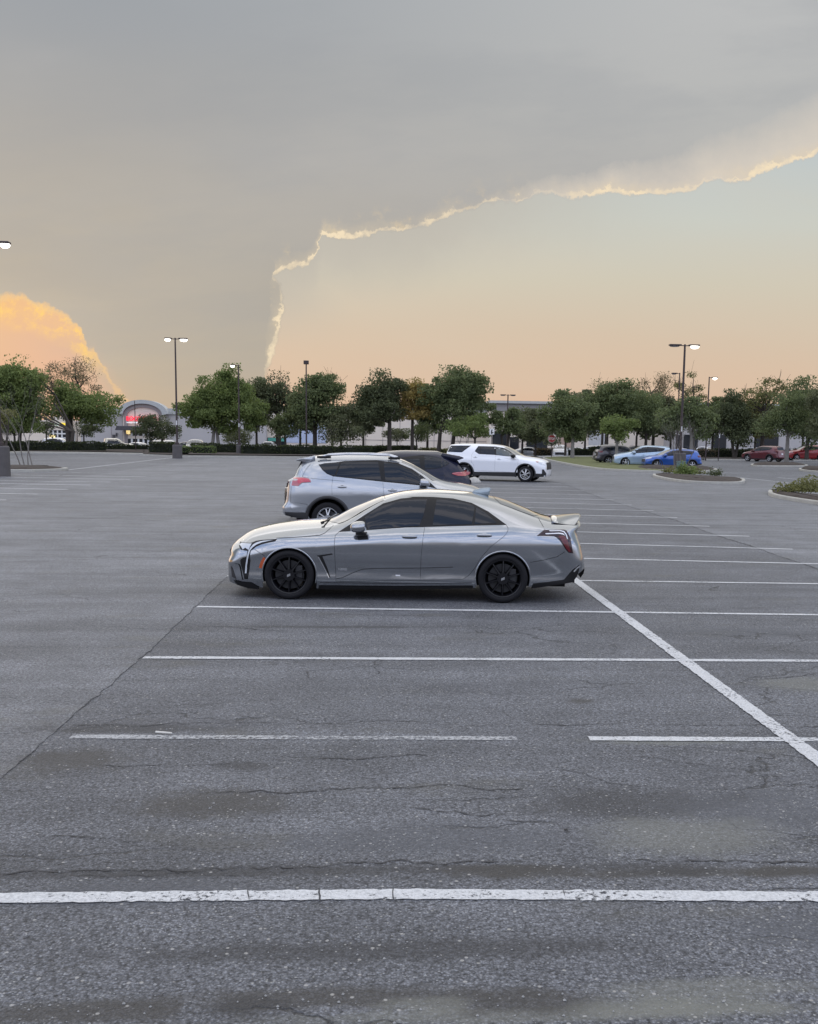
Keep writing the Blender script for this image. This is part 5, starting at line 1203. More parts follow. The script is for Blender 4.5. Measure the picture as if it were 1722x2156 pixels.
T(462, 952, [(380, 815, 470, 890), (408, 782, 500, 860), (460, 776, 520, 860), (450, 810, 552, 900), (400, 850, 500, 905)], 'green', 'largest bright green tree, with twin trunks, right of the tall twin lamp', n=11000, seed=18, trunks=[(0, -.3), (-.9, .3)], bark=M_BARKP, tr=.20)
T(586, 0, [(515, 792, 610, 870), (560, 786, 640, 860), (540, 820, 620, 868)], 'dark', 'dark airy tree with bare lower limbs behind the teal shopfront gap', Y=128, n=4200, seed=19, tr=.34, sparse=True, dens=1.4)
T(495, 0, [(467, 898, 534, 926)], 'blue', 'small grey-green bushy tree under the largest green tree', Y=124, n=1800, leaf=.2, seed=20, tr=.09)
T(601, 0, [(562, 880, 628, 922), (575, 862, 612, 900)], 'mid', 'low bushy tree left of the bare hedge-side trunk with the low branch', Y=117, n=2600, leaf=.2, seed=21, tr=.12)
T(663, 938, [(604, 810, 700, 880), (640, 782, 712, 850), (620, 840, 728, 898), (655, 778, 700, 820)], 'mid', 'tall mid green tree under the unlit boxy lamp', n=7000, seed=22, tr=.26)
T(700, 0, [(690, 782, 726, 850)], 'olive', 'thin olive tree showing above the right shoulder of the mid green tree', Y=128, n=900, leaf=.18, seed=23, sparse=True, tr=.14)
T(718, 0, [(678, 870, 765, 928), (698, 848, 745, 890)], 'blue', 'low rounded grey-green tree reaching down to the long hedge', Y=116, n=4200, leaf=.22, seed=24, tr=.14)
T(820, 940, [(733, 812, 800, 875), (760, 790, 840, 870), (790, 786, 852, 860), (740, 840, 860, 888)], 'dark', 'dark round-headed tree with a forked trunk in front of the blank wall', n=8000, seed=25, tr=.26)
T(868, 0, [(842, 806, 912, 878), (850, 798, 905, 850)], 'yellow', 'yellowing tree squeezed between the dark one and the tallest one', Y=118, n=3000, seed=26, tr=.20, dens=1.2)
T(836, 0, [(808, 898, 862, 928)], 'blue', 'small pale green bush-like tree left of the pair before the blank wall', Y=126, n=1300, leaf=.18, seed=27, tr=.07)
T(877, 0, [(850, 894, 914, 926)], 'mid', 'small green umbrella-shaped tree right of the pair before the blank wall', Y=122, n=1800, leaf=.18, seed=28, tr=.08)
T(923, 947, [(892, 800, 960, 870), (910, 774, 1000, 850), (950, 782, 1020, 860), (920, 830, 1034, 905), (985, 786, 1022, 830)], 'mid', 'tallest green tree in the middle with an arching shoot at its right', n=11000, seed=29, tr=.24, trunks=[(0, .2), (1.5, .3)])
T(1000, 0, [(940, 870, 1030, 922)], 'green', 'low green tree filling the gap behind the white car', Y=114, n=3000, leaf=.22, seed=30, tr=.14)
T(1061, 0, [(1032, 862, 1092, 915), (1060, 855, 1108, 910)], 'mid', 'round green tree in front of the pale parapet building', Y=116, n=4200, seed=31, tr=.16, trunks=[(0, -.3), (.2, .4)])
T(1128, 0, [(1102, 888, 1155, 932)], 'dark', 'low dark tree behind the stop sign', Y=122, n=2200, leaf=.22, seed=32, tr=.12)
T(1206, 967, [(1136, 840, 1200, 905), (1160, 824, 1238, 890), (1180, 850, 1240, 920)], 'mid', 'green tree with a straight pale trunk on the grass verge', n=6500, seed=33, bark=M_BARKP, tr=.20)
T(1191, 956, [(1140, 870, 1192, 928), (1180, 820, 1232, 860)], 'blue', 'grey-green tree with a dark trunk just behind the verge', n=3000, seed=34, tr=.15)
T(1277, 948, [(1220, 822, 1300, 890), (1256, 808, 1350, 880), (1300, 822, 1385, 900), (1236, 860, 1340, 912)], 'mid', 'broad green tree over the dark grey car', n=9000, seed=35, tr=.26)
T(1299, 979, [(1270, 868, 1330, 925), (1290, 890, 1325, 935)], 'green', 'slim young tree with a pale trunk in front of the pale blue car', n=2600, leaf=.2, seed=36, bark=M_BARKP, tr=.14)
T(1268, 0, [(1237, 790, 1300, 840)], 'olive', 'thin-topped olive tree showing above the broad green tree', Y=128, n=1100, leaf=.18, seed=37, sparse=True, tr=.16)
T(1375, 0, [(1326, 795, 1395, 860), (1372, 788, 1425, 850)], 'rust', 'half-bare brownish tree left of the right-hand twin lamp', Y=130, n=1500, leaf=.18, seed=38, sparse=True, tr=.22, dens=1.8)
T(1360, 0, [(1330, 862, 1400, 915)], 'dark', 'dark low tree behind the bright blue car', Y=118, n=2600, leaf=.24, seed=39, tr=.2)
T(1456, 982, [(1385, 845, 1450, 905), (1420, 830, 1490, 900), (1440, 852, 1512, 920)], 'mid', 'green tree with a pale trunk on the mulch beside the lamp plinth', n=6500, leaf=.22, seed=40, bark=M_BARKP, tr=.17)
T(1458, 0, [(1432, 776, 1484, 850)], 'olive', 'narrow olive treetop just right of the right-hand twin lamp pole', Y=120, n=1700, leaf=.2, seed=41, sparse=True, tr=.2, dens=1.4)
T(1548, 946, [(1494, 850, 1560, 910), (1518, 820, 1566, 880), (1520, 860, 1585, 925)], 'dark', 'dark green tree behind the hedge, left of the maroon car', n=5200, seed=42, tr=.2, trunks=[(0, -.4), (0, .4)])
T(1605, 948, [(1566, 808, 1640, 870), (1600, 798, 1660, 850), (1570, 860, 1640, 920)], 'olive', 'tall olive tree behind the maroon car', n=4200, seed=43, tr=.28, sparse=True, dens=1.4)
T(1658, 975, [(1600, 852, 1680, 918), (1625, 836, 1700, 900)], 'mid', 'green tree with a pale trunk on the island by the maroon car', n=6000, leaf=.22, seed=44, bark=M_BARKP, tr=.22)
T(1700, 0, [(1650, 800, 1722, 870), (1668, 835, 1760, 925)], 'mid', 'tall green tree behind the right-hand pale trunk', Y=112, n=5500, seed=45, tr=.24)
T(1738, 0, [(1705, 830, 1780, 930), (1700, 805, 1760, 870)], 'blue', 'grey-green tree cut off by the right picture edge', Y=96, n=4200, leaf=.24, seed=46, tr=.16, trunks=[(0, -.6), (.2, .4)])
for k, (px_, a_, b_, c_, d_, kd, lab) in enumerate([
    (540, 512, 806, 572, 900, 'blue', 'grey-green tree filling the gap right of the largest green tree'), (632, 600, 850, 668, 905, 'dark', 'dark tree behind the unlit boxy lamp pole'),
    (765, 735, 838, 800, 905, 'blue', 'grey-green tree behind the dark round-headed tree'), (900, 872, 838, 940, 905, 'mid', 'green tree just behind the yellowing tree'),
    (1100, 1076, 862, 1150, 925, 'blue', 'dim tree left of the one on the grass verge'), (1232, 1196, 836, 1270, 918, 'blue', 'dim green tree between the verge tree and the broad one'),
    (1340, 1310, 828, 1392, 915, 'mid', 'green tree behind the bright blue car'), (1412, 1372, 842, 1450, 918, 'blue', 'grey-green tree left of the lamp plinth'),
    (1500, 1462, 842, 1540, 918, 'mid', 'green tree behind the low pole with a sticker'), (1590, 1548, 850, 1630, 920, 'mid', 'green tree just left of the maroon car'),
    (1690, 1640, 828, 1740, 918, 'dark', 'dark tree behind the right-hand pale trunk'), (30, -20, 812, 76, 915, 'dark', 'dark tree filling in behind the dense left edge tree')]):
    T(px_, 0, [(a_, b_, c_, d_), (a_ + 12, b_ - 8, c_ - 12, d_ - 20)], kd, lab, Y=127 + (k % 3) * 3, seed=80 + k, tr=.16, leaf=.30)
# hedges
def hedge(x0, x1, ybot, h, dp, kind, label, step=.0, group='clipped hedges along the far kerb', xb=None):
    """runs from picture x0 to x1 with its foot at ybot (a number or a pair)"""
    yb = ybot if isinstance(ybot, tuple) else (ybot, ybot)
    a, b = G(x0, yb[0]), G(x1, yb[1]); ln = np.linalg.norm(b - a); t = (b - a) / ln; nn = np.array([-t[1], t[0], 0]); r = np.random.default_rng(int(abs(x0) * 7) + 5)
    rt = empty('hedge', (a[0], a[1], 0)); tag(rt, label, 'hedge', group)
    n = int(ln * (h + dp) * 95); u_ = r.random(n) * ln; f = r.random(n) < h / (h + dp * .9)
    wav = .05 * np.sin(u_ * 1.3) + .04 * np.sin(u_ * 3.1 + 1)
    d = np.where(f, r.normal(size=n) * .05 + .04 + wav, r.random(n) * dp); z = np.where(f, r.random(n) * h, h + r.normal(size=n) * .05 + wav)
    P = t * u_[:, None] + nn * d[:, None]; P[:, 2] = z
    e = int(h * dp * 90)
    for uu in (0, ln):
        Q = t * (uu + r.normal(size=e) * .04)[:, None] + nn * (r.random(e) * dp)[:, None]; Q[:, 2] = r.random(e) * h; P = np.vstack([P, Q])
    fast_mesh('leaves', quads(P, .10 + .12 * r.random(len(P)), seed=3, asp=.7), 4, LM[kind], rt)
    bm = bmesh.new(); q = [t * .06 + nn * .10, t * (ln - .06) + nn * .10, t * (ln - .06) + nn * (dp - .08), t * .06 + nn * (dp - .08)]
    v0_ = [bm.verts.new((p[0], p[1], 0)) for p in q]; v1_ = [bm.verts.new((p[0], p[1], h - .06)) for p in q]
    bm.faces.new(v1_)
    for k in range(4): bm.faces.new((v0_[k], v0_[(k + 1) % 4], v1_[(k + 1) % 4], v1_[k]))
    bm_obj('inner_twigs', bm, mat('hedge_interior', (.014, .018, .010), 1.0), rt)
def hp(f, a, b, y0, y1): return f(a, y0)[0], f(b, y1)[0], (f(a, y0)[1], f(b, y1)[1])
def HG(f, a, b, y0, y1, top, kind, label, dp=1.3):
    x0, x1, yb = hp(f, a, b, y0, y1); g = G(x0, yb[0]); h = H - (f(a, top)[1] - HZ(x0)) * g[1] / F
    hedge(x0, x1, yb, max(h, .4), dp, kind, label)
HG(f4, -40, 245, 1032, 1026, 936, 'hedge', 'clipped hedge behind the bare shrub at the far left')
HG(f4, 247, 905, 1024, 1026, 936, 'hedge', 'long dark clipped hedge left of the boot store')
HG(f4, 905, 1262, 1012, 1014, 962, 'hedge', 'lower dark hedge in front of the boot store doors')
HG(f4, 1262, 1478, 1042, 1046, 945, 'hedge', 'stepped dark hedge just left of the twin lamp plinth')
HG(f5, 122, 182, 988, 988, 920, 'bright', 'small rounded green shrub right beside the twin lamp plinth', .9)
HG(f5, 190, 362, 988, 992, 918, 'bright', 'rounded light green shrub block left of the largest tree', .9)
HG(f5, 185, 600, 980, 985, 896, 'hedge', 'dark hedge behind the rounded green shrubs')
HG(f5, 622, 1722, 995, 1006, 908, 'hedge', 'longest dark hedge running behind the silver sport utility car')
HG(f6, 200, 680, 985, 975, 922, 'hedge', 'dark hedge end behind the navy car roof')
HG(f6, 735, 1000, 985, 985, 940, 'olive', 'short low hedge between the navy and the white cars')
HG(f7, 345, 640, 1376, 1378, 1304, 'brown', 'brownish thin hedge right of the stop sign')
HG(f7, 650, 1000, 1378, 1380, 1306, 'hedge', 'low dark hedge behind the straight pale trunk')
HG(f7, 1000, 1110, 1388, 1388, 1290, 'hedge', 'taller square hedge end beside the dark grey car')
HG(f8, 470, 680, 1296, 1298, 1215, 'brown', 'brownish hedge just right of the bright blue car')
HG(f8, 700, 1120, 1298, 1300, 1208, 'hedge', 'dark green hedge left of the maroon car')
HG(f8, 1465, 1560, 1298, 1300, 1208, 'hedge', 'short hedge between the maroon and the red cars')
# mulch beds in front of the hedges
def bed(f, pts, label, m=None, z=.16):
    P = [G(*f(*p)) for p in pts]; struct(mesh_obj('planting_bed', [(p[0], p[1], z) for p in P], [tuple(range(len(P)))], m or M_MULCH))
bed(f4, [(-60, 1036), (240, 1032), (905, 1034), (1225, 1040), (1225, 985), (-60, 985)], '')
bed(f4, [(1215, 1052), (1480, 1060), (1600, 1062), (1600, 985), (1225, 985)], ''); bed(f5, [(100, 1000), (700, 1006), (1722, 1014), (1722, 970), (100, 960)], '')
bed(f8, [(470, 1310), (1130, 1316), (1130, 1285), (470, 1285)], ''); bed(f8, [(1460, 1318), (1800, 1324), (1800, 1290), (1460, 1290)], '')
# ground cover clumps
def clump(name, px, py, w, h, kind, label, n=700, dp=1.0, leaf=.12, z0=.2):
    g = G(px, py); r = np.random.default_rng(int(abs(px))); rt = empty(name, (g[0], g[1], 0)); tag(rt, label, 'plant')
    P = r.normal(size=(n, 3)) * .38; P = P / np.maximum(1, np.linalg.norm(P, axis=1))[:, None]; hh = h * (.65 + .5 * np.sin(P[:, 0] * 5 + px) * .5 + .2)
    P = np.stack([P[:, 0] * w / 2 * 1.3, P[:, 1] * dp, z0 + np.abs(P[:, 2]) * hh * 1.2 + .02], 1)
    fast_mesh('leaves', quads(P, leaf * (.6 + .8 * r.random(n)), seed=5, asp=.6), 4, LM[kind], rt)
    bm = bmesh.new()
    for k in range(12): q = P[r.integers(n)]; tube(bm, (q[0] * .3, q[1] * .3, .1), q, .012, .005, 4, False)
    bm_obj('stems', bm, M_BARK, rt)
clump('ground_cover_plant', *f8(1570, 1690), 1.9, .50, 'olive', 'bushy green ground cover on the nearest right-hand island', 2200, .7, .10)
clump('shrub', *f8(365, 1495), 1.1, .60, 'green', 'small leafy green clump in the long low island', 900, .5, .13)
clump('shrub', *f8(440, 1490), 1.5, .35, 'olive', 'flat green sprawl beside the leafy clump in the long island', 500, .5, .12)
clump('shrub', *f8(190, 1475), .9, .35, 'olive', 'tiny green tuft at the left end of the long island', 240, .4, .12)
clump('shrub', *f8(675, 1508), .8, .42, 'dark', 'dark little tuft near the right end of the long island', 260, .4, .12)
# bare shrubs
def bare_shrub(base, hgt, spread, label, stems=5, seed=1, lean=-.2):
    r = np.random.default_rng(seed); rt = empty('bare_shrub', (base[0], base[1], 0)); tag(rt, label, 'shrub'); bm = bmesh.new()
    def grow(p, d, L_, rad, dep):
        q = p
        for _ in range(3): d = d + r.normal(size=3) * .09; d /= np.linalg.norm(d); q2 = q + d * L_ / 3; tube(bm, q, q2, rad, rad * .85, 5, False); q = q2; rad *= .85
        if dep > 0:
            for _ in range(3 if dep > 1 else 4):
                e = d + r.normal(size=3) * np.array([.33, .33, .16]); e /= np.linalg.norm(e); grow(q, e, L_ * (.6 + .3 * r.random()), rad * .62, dep - 1)
    for k in range(stems):
        d = np.array([lean + (r.random() - .5) * spread, (r.random() - .5) * spread, 1.0]); d /= np.linalg.norm(d); grow(np.array([(k - stems / 2) * .22, 0, .1]), d, hgt * .36, .038, 3)
    bm_obj('branches', bm, M_TWIG, rt)
g = G(56, 985); bare_shrub((g[0], g[1] + .3), 4.6, .35, 'leafless pale shrub with long thin stems on the left island', 4, 3, -.16)
g = G(*f8(345, 1420)); bare_shrub((g[0], g[1] + .2), 4.0, .6, 'leafless grey shrub standing between the lamp plinth and the pale trunk', 5, 6, .0)
g = G(*f6(880, 985)); bare_shrub((g[0] + 3, g[1] + 4), 3.4, .6, 'leafless brush in front of the blank wall left of the tallest tree', 4, 9, -.1)

# ------------------------------------------------------------------ lamps and signs
M_POLE = mat('dark_bronze_pole', (.050, .036, .036), .5, .2); M_PLINTH = mat('plinth_concrete', (.095, .088, .088), .9, var=.25, vscale=3, bump=.5)
M_LAMPON = mat('lit_lamp_glass', (1, 1, 1), .3, emit=(1.0, .95, .86), estr=7.0); M_LAMPOFF = mat('unlit_lamp_glass', (.25, .25, .26), .3)
M_TAPE = mat('pale_sticker', (.65, .66, .66), .6)
def lamp(px, ybase, ytop, heads, label, plinth=None, group='car park lamps', Y=None, pr=.085, sticker=False, headlen=.9, sticker_z=2.9):
    if Y is None: g = G(px, ybase)
    else: g = AT(px, HZ(px), Y)
    Y = g[1]; x = g[0]
    c = ray(px, HZ(px)); h = H + (HZ(px) - ytop) * Y / F / 1.0
    rt = empty('lamp_post', (x, Y, 0)); tag(rt, label, 'street lamp', group)
    bm = bmesh.new(); z0 = plinth[1] if plinth else 0; tube(bm, (0, 0, z0), (0, 0, h), pr, pr * .72, 12)
    bm_obj('pole', bm, M_POLE, rt, False)
    if plinth:
        w_, ph = plinth; bm = bmesh.new(); tube(bm, (0, 0, -.02), (0, 0, ph - .06), w_ / 2, w_ / 2 * .97, 24); tube(bm, (0, 0, ph - .06), (0, 0, ph), w_ / 2 * .97, w_ / 2 * .86, 24); bm_obj('plinth', bm, M_PLINTH, rt)
        bm = bmesh.new(); box(bm, (0, 0, ph + .09), (.30, .30, .18), bev=.03); bm_obj('base_cover', bm, M_POLE, rt)
    if sticker:
        bm = bmesh.new(); box(bm, (0, -pr * .98, sticker_z), (.09, .03, .36)); bm_obj('sticker', bm, M_TAPE, rt)
    for (sg, on, ln) in heads:
        bm = bmesh.new(); tube(bm, (0, 0, h - .10), (sg * .32, 0, h - .08), .035, .03, 8); a_ = bm_obj('arm', bm, M_POLE, rt)
        bm = bmesh.new(); x0 = sg * .28; x1 = sg * (.28 + ln)
        box(bm, ((x0 + x1) / 2, 0, h - .06), (ln, .42, .11), bev=.035); hd = bm_obj('lamp_head', bm, M_POLE, rt)
        bm = bmesh.new(); r = bmesh.ops.create_uvsphere(bm, u_segments=16, v_segments=8, radius=1)
        for w_ in bm.verts: w_.co = Vector((w_.co.x * ln * .42 + (x0 + x1) / 2 + sg * .05, w_.co.y * .19, w_.co.z * (.15 if on else .05) + h - .15))
        bm_obj('lens', bm, M_LAMPON if on else M_LAMPOFF, hd, True)
lamp(373.5, 965, 720, [(-1, True, .55), (1, True, .70)], 'tall twin lamp with both heads lit, on a dark round plinth', (.80, 1.12), sticker=True, headlen=.6)
lamp(2, 1003, 534, [(1, True, .52)], 'lamp cut off by the left picture edge, on a big grey round plinth', (.86, 1.40), pr=.10)
lamp(504, 958, 773, [(-1, True, .45)], 'single lit lamp rising from the largest green tree', (.62, 1.0), sticker=True)
lamp(1430.5, 989, 727, [(-1, False, .85), (1, True, .75)], 'right-hand twin lamp, left head dark and right head lit, on a grey plinth', (.86, 1.2), sticker=True, pr=.10)
lamp(645, 0, 768, [], 'slim pole with one unlit boxy head above the mid green tree', Y=104, pr=.085)
_r = [o for o in COL.objects if o.name.startswith('lamp_post')][-1]
bm = bmesh.new(); hh = H + (HZ(645) - 768) * 104 / F; box(bm, (0, 0, hh), (.50, .50, .36), bev=.05); bm_obj('lamp_head', bm, M_POLE, _r)
lamp(285, 0, 846, [], 'thin dark pole standing before the arched store front', Y=112, pr=.05)
lamp(162, 0, 884, [], 'short grey pole between the sandwich shop and the boot store', Y=116, pr=.05)
lamp(1067.5, 0, 832, [(-1, False, .75), (1, False, .75)], 'far twin lamp, unlit, over the parapet building', Y=140, pr=.11)
lamp(1425, 0, 786, [(-1, False, .6)], 'shorter unlit lamp just left of the right-hand twin lamp', Y=110, pr=.085)
lamp(1487, 0, 794, [(1, True, .55)], 'single lit lamp right of the narrow olive treetop', Y=106, pr=.085)
lamp(1514, 0, 905, [], 'low pole with a pale sticker behind the brownish hedge', Y=104, pr=.05, sticker=True, sticker_z=2.55)
M_RED = mat('stop_sign_red', (.40, .035, .030), .5, coat=.2); M_SIGNW = mat('sign_white', (.78, .78, .76), .5); M_BLK = mat('sign_black', (.02, .02, .02), .6)
def sign_post(px, ybase, name, label, cat):
    g = G(px, ybase); r = empty(name, g); tag(r, label, cat); return r, g
r_, g = sign_post(1160.5, 966, 'stop_sign', 'red octagonal stop sign on a dark post beside the verge', 'road sign')
zs_ = H + (HZ(1160.5) - 923.5) * g[1] / F
bm = bmesh.new(); box(bm, (0, .03, (zs_ + .2) / 2), (.07, .05, zs_ + .2)); bm_obj('post', bm, M_POLE, r_)
def octo(R_, y0, y1, m, name):
    bm = bmesh.new(); prism(bm, [(R_ * math.cos(math.pi / 8 + k * math.pi / 4), zs_ + R_ * math.sin(math.pi / 8 + k * math.pi / 4)) for k in range(8)], y0, y1); return bm_obj(name, bm, m, r_)
octo(.41, -.006, .002, M_SIGNW, 'sign_border'); octo(.385, -.010, -.0065, M_RED, 'sign_face')
text_mesh('sign_lettering', 'STOP', .34, M_SIGNW, r_, Matrix.Translation((-.32, -.016, zs_ - .12)) @ Matrix.Rotation(math.pi / 2, 4, 'X'), .003, .80)
r_, g = sign_post(1034.5, 962, 'pictogram_sign', 'small white sign with a black pictogram behind the white car', 'road sign')
zs_ = H + (HZ(1034.5) - 909) * g[1] / F
bm = bmesh.new(); box(bm, (0, .03, zs_ / 2), (.07, .05, zs_)); bm_obj('post', bm, M_POLE, r_)
bm = bmesh.new(); box(bm, (0, 0, zs_), (.52, .02, .62)); bm_obj('sign_face', bm, M_SIGNW, r_)
bm = bmesh.new(); tube(bm, (.0, -.016, zs_ + .17), (.0, -.012, zs_ + .17), .07, .07, 12); box(bm, (-.04, -.014, zs_ + .02), (.12, .01, .20)); box(bm, (.06, -.014, zs_ - .08), (.22, .01, .07)); tube(bm, (-.02, -.016, zs_ - .14), (-.02, -.012, zs_ - .14), .10, .10, 12); bm_obj('pictogram', bm, M_BLK, r_)
# boulder by the navy car
g = G(1003, 1017); bm = bmesh.new(); bmesh.ops.create_icosphere(bm, subdivisions=3, radius=1)
for w_ in bm.verts:
    n_ = 1 + .10 * math.sin(w_.co.x * 5 + 1) * math.cos(w_.co.y * 4) + .05 * math.sin(w_.co.z * 11); w_.co = Vector((w_.co.x * .36 * n_, w_.co.y * .28 * n_, max(-.02, w_.co.z * .27 * n_)))
o = bm_obj('boulder', bm, mat('pale_rock', (.42, .41, .38), .9, var=.3, vscale=6, bump=.6), None, True); o.location = (g[0] - .1, g[1] + .3, 0); tag(o, 'pale rounded boulder on the asphalt behind the navy car', 'boulder')
# grey trash plinth seen beside the pale blue car: small utility box
r = empty('utility_box', (*G(*f8(365, 1440))[:2], 0)); tag(r, 'small blue-green utility cover behind the leafy clump', 'utility box')
bm = bmesh.new(); box(bm, (0, .9, .42), (.55, .5, .5), bev=.06); bm_obj('housing', bm, mat('blue_green_plastic', (.10, .16, .17), .6), r)
bm = bmesh.new(); box(bm, (0, .9, .69), (.60, .55, .05), bev=.02); bm_obj('lid', bm, mat('blue_green_plastic', (.10, .16, .17), .6), r)

# ------------------------------------------------------------------ buildings
M_WALL = mat('cream_stucco', (.76, .67, .57), .9, var=.08, vscale=.4, coord='P'); M_WALLG = mat('grey_stucco', (.46, .44, .43), .9, var=.08, vscale=.4, coord='P'); M_WALLP = mat('parapet_grey', (.30, .285, .28), .9, var=.06, vscale=.4, coord='P')
M_TRIMW = mat('pale_grey_trim', (.44, .45, .44), .7); M_TAUPE = mat('taupe_band', (.32, .28, .27), .9); M_BLUEW = mat('pale_blue_panel', (.46, .52, .66), .8); M_WINB = mat('shop_window', (.018, .022, .028), .08, spec=.7)
M_ROOFM = mat('dark_metal_roof', (.085, .080, .085), .5, .4); M_LIT = mat('lit_interior', (.8, .7, .4), .5, emit=(1.0, .78, .35), estr=.85); M_DOORG = mat('door_glass', (.02, .025, .03), .08, spec=.7)
M_REDL = mat('red_sign_light', (.8, .03, .06), .4, emit=(1.0, .03, .07), estr=.95); M_WHL = mat('white_sign_light', (.8, .85, .85), .4, emit=(.85, .95, 1.0), estr=.55); M_YEL = mat('yellow_sign_light', (.9, .75, .03), .4, emit=(1.0, .78, .02), estr=.6); M_GRN = mat('green_white_sign_light', (.7, .8, .75), .4, emit=(.75, .9, .8), estr=.55)
def bp(px, py, Y): a = AT(px, py, Y); return a[0], a[2]
def bbox(bm, px0, px1, z0, z1, Y, dp=.3, proud=0.0, O=(0, 0)):
    x0 = AT(px0, HZ(px0), Y)[0]; x1 = AT(px1, HZ(px1), Y)[0]; box(bm, ((x0 + x1) / 2 - O[0], Y - proud + dp / 2 - O[1], (z0 + z1) / 2), (x1 - x0, dp, z1 - z0))
def zat(px, py, Y): return AT(px, py, Y)[2]
YB = 165.0
# arched boot store
ox = AT(305, 900, YB)[0]; store = empty('arched_store', (ox, YB, 0)); tag(store, 'grey shop building with a round-arched entrance and a red-lit sign', 'building'); O = (ox, YB)
f32 = crop(320, 1180, 10.7625)
zr = zat(220, f4(1000, 695)[1], YB)
bm = bmesh.new(); bbox(bm, 170, 560, -.05, zr, YB, 30, O=O); bm_obj('wall', bm, M_WALLG, store)
bm = bmesh.new(); bbox(bm, 169, f4(1052, 0)[0], zr + .003, zr + .9, YB, 30, .25, O); bbox(bm, f4(1395, 0)[0], 561, zr + .003, zr + .9, YB, 30, .25, O); bm_obj('cornice', bm, M_TRIMW, store)
xl, xr_ = AT(f4(1052, 0)[0], 900, YB)[0] - ox, AT(f4(1410, 0)[0], 900, YB)[0] - ox; zt = zat(301, 842.5, YB); mid_ = (xl + xr_) / 2; half = (xr_ - xl) / 2; rise = zt - zr
def arch_band(h0, half0, h1, half1, zb0, zb1, y0, y1, m, name, drop=None):
    """ring between two elliptical arches, legs carried down to 'drop'"""
    n = 28; A = [(mid_ + half0 * math.cos(t), zb0 + h0 * math.sin(t)) for t in np.linspace(0, math.pi, n)]; B = [(mid_ + half1 * math.cos(t), zb1 + h1 * math.sin(t)) for t in np.linspace(0, math.pi, n)]
    if drop is not None: A = [(A[0][0], drop)] + A + [(A[-1][0], drop)]; B = [(B[0][0], drop)] + B + [(B[-1][0], drop)]
    vs = []; fs = []
    for (a, b) in zip(A, B): vs += [(a[0], y0, a[1]), (b[0], y0, b[1]), (a[0], y1, a[1]), (b[0], y1, b[1])]
    for k in range(len(A) - 1):
        o = 4 * k; fs += [(o, o + 4, o + 5, o + 1), (o, o + 2, o + 6, o + 4), (o + 1, o + 5, o + 7, o + 3)]
    return mesh_obj(name, vs, fs, m, store)
def arch_face(h0, half0, zb0, y0, m, name, drop):
    A = [(mid_ + half0, drop)] + [(mid_ + half0 * math.cos(t), zb0 + h0 * math.sin(t)) for t in np.linspace(0, math.pi, 28)] + [(mid_ - half0, drop)]
    bm = bmesh.new(); prism(bm, A, y0, y0 + 1.2); return bm_obj(name, bm, m, store)
arch_face(rise * .93, half * .97, zr, -1.0, M_WALL, 'gable_wall', 0)
arch_band(rise, half + .6, rise * .80, half - .25, zr, zr - .15, -1.7, .8, M_TRIMW, 'arch_cornice')
arch_band(rise * .78, half * .90, rise * .60, half * .74, zr - .15, zr - .3, -1.25, -.9, M_TAUPE, 'arch_band', 0)
X = lambda cx: AT(f32(cx, 0)[0], 900, YB)[0] - ox
Z = lambda cy, cx=600: AT(f32(cx, cy)[0], f32(cx, cy)[1], YB)[2]
# sign lettering
def fit_text(txt, part, x0, x1, zb_, hcap, m, y, parent, ex=.07):
    o = text_mesh('sign_lettering', txt, 1.0, m, parent, Matrix.Identity(4), ex); p_ = text_mesh('measure', part, 1.0, m, parent, Matrix.Identity(4), ex)
    wd = max(q.co.x for q in p_.data.vertices); hc = max(q.co.y for q in p_.data.vertices); bpy.data.objects.remove(p_)
    kx = (x1 - x0) / wd; ky = hcap / hc; zt_ = 1.0
    for q in o.data.vertices: q.co = Vector((x0 + q.co.x * kx, y - q.co.z, zb_ + q.co.y * ky))
    return o
fit_text('BOOT BARN', 'BOOT', X(645), X(1125), Z(690), Z(555) - Z(690), M_REDL, -1.42, store)
fit_text('WESTERN WEAR', 'WESTER', X(655), X(1000), Z(773), Z(730) - Z(773), M_WHL, -1.42, store)
bm = bmesh.new(); prism(bm, [(X(365), Z(1000)), (X(1320), Z(1000)), (X(1300), Z(865)), (X(420), Z(865))], -3.0, -1.3)
bm_obj('canopy_roof', bm, M_ROOFM, store)
bm = bmesh.new(); box(bm, ((X(480) + X(1700)) / 2 + 1, -1.06, (Z(1470) + Z(1030)) / 2 - .3), (X(1700) - X(620), .08, Z(1030) - Z(1470) + .6)); bm_obj('shopfront_recess', bm, mat('shop_interior', (.10, .075, .06), .8), store)
for k, (c0, c1, r0, r1) in enumerate([(655, 780, 1260, 1430), (835, 970, 1260, 1430), (1055, 1150, 1270, 1430), (1190, 1290, 1270, 1430), (1370, 1500, 1270, 1430), (1550, 1670, 1280, 1430), (1040, 1100, 1060, 1170), (830, 970, 1060, 1170)]):
    bm = bmesh.new(); box(bm, ((X(c0) + X(c1)) / 2, -1.14, (Z(r0) + Z(r1)) / 2), (X(c1) - X(c0), .04, Z(r0) - Z(r1))); bm_obj('door_pane', bm, M_DOORG, store)
for c in (800, 1005, 1170, 1320, 1525): 
    bm = bmesh.new(); box(bm, (X(c), -1.16, (Z(1075) + Z(1470)) / 2), (.28, .10, Z(1075) - Z(1470))); bm_obj('door_frame', bm, M_SIGNW, store)
bm = bmesh.new(); box(bm, (X(1150), -1.17, Z(1215)), (X(1690) - X(640), .09, .45)); bm_obj('door_frame', bm, M_WALL, store)
bm = bmesh.new(); box(bm, (X(690), -1.20, Z(1058)), (X(755) - X(632), .1, .55)); bm_obj('lit_sign', bm, M_LIT, store)
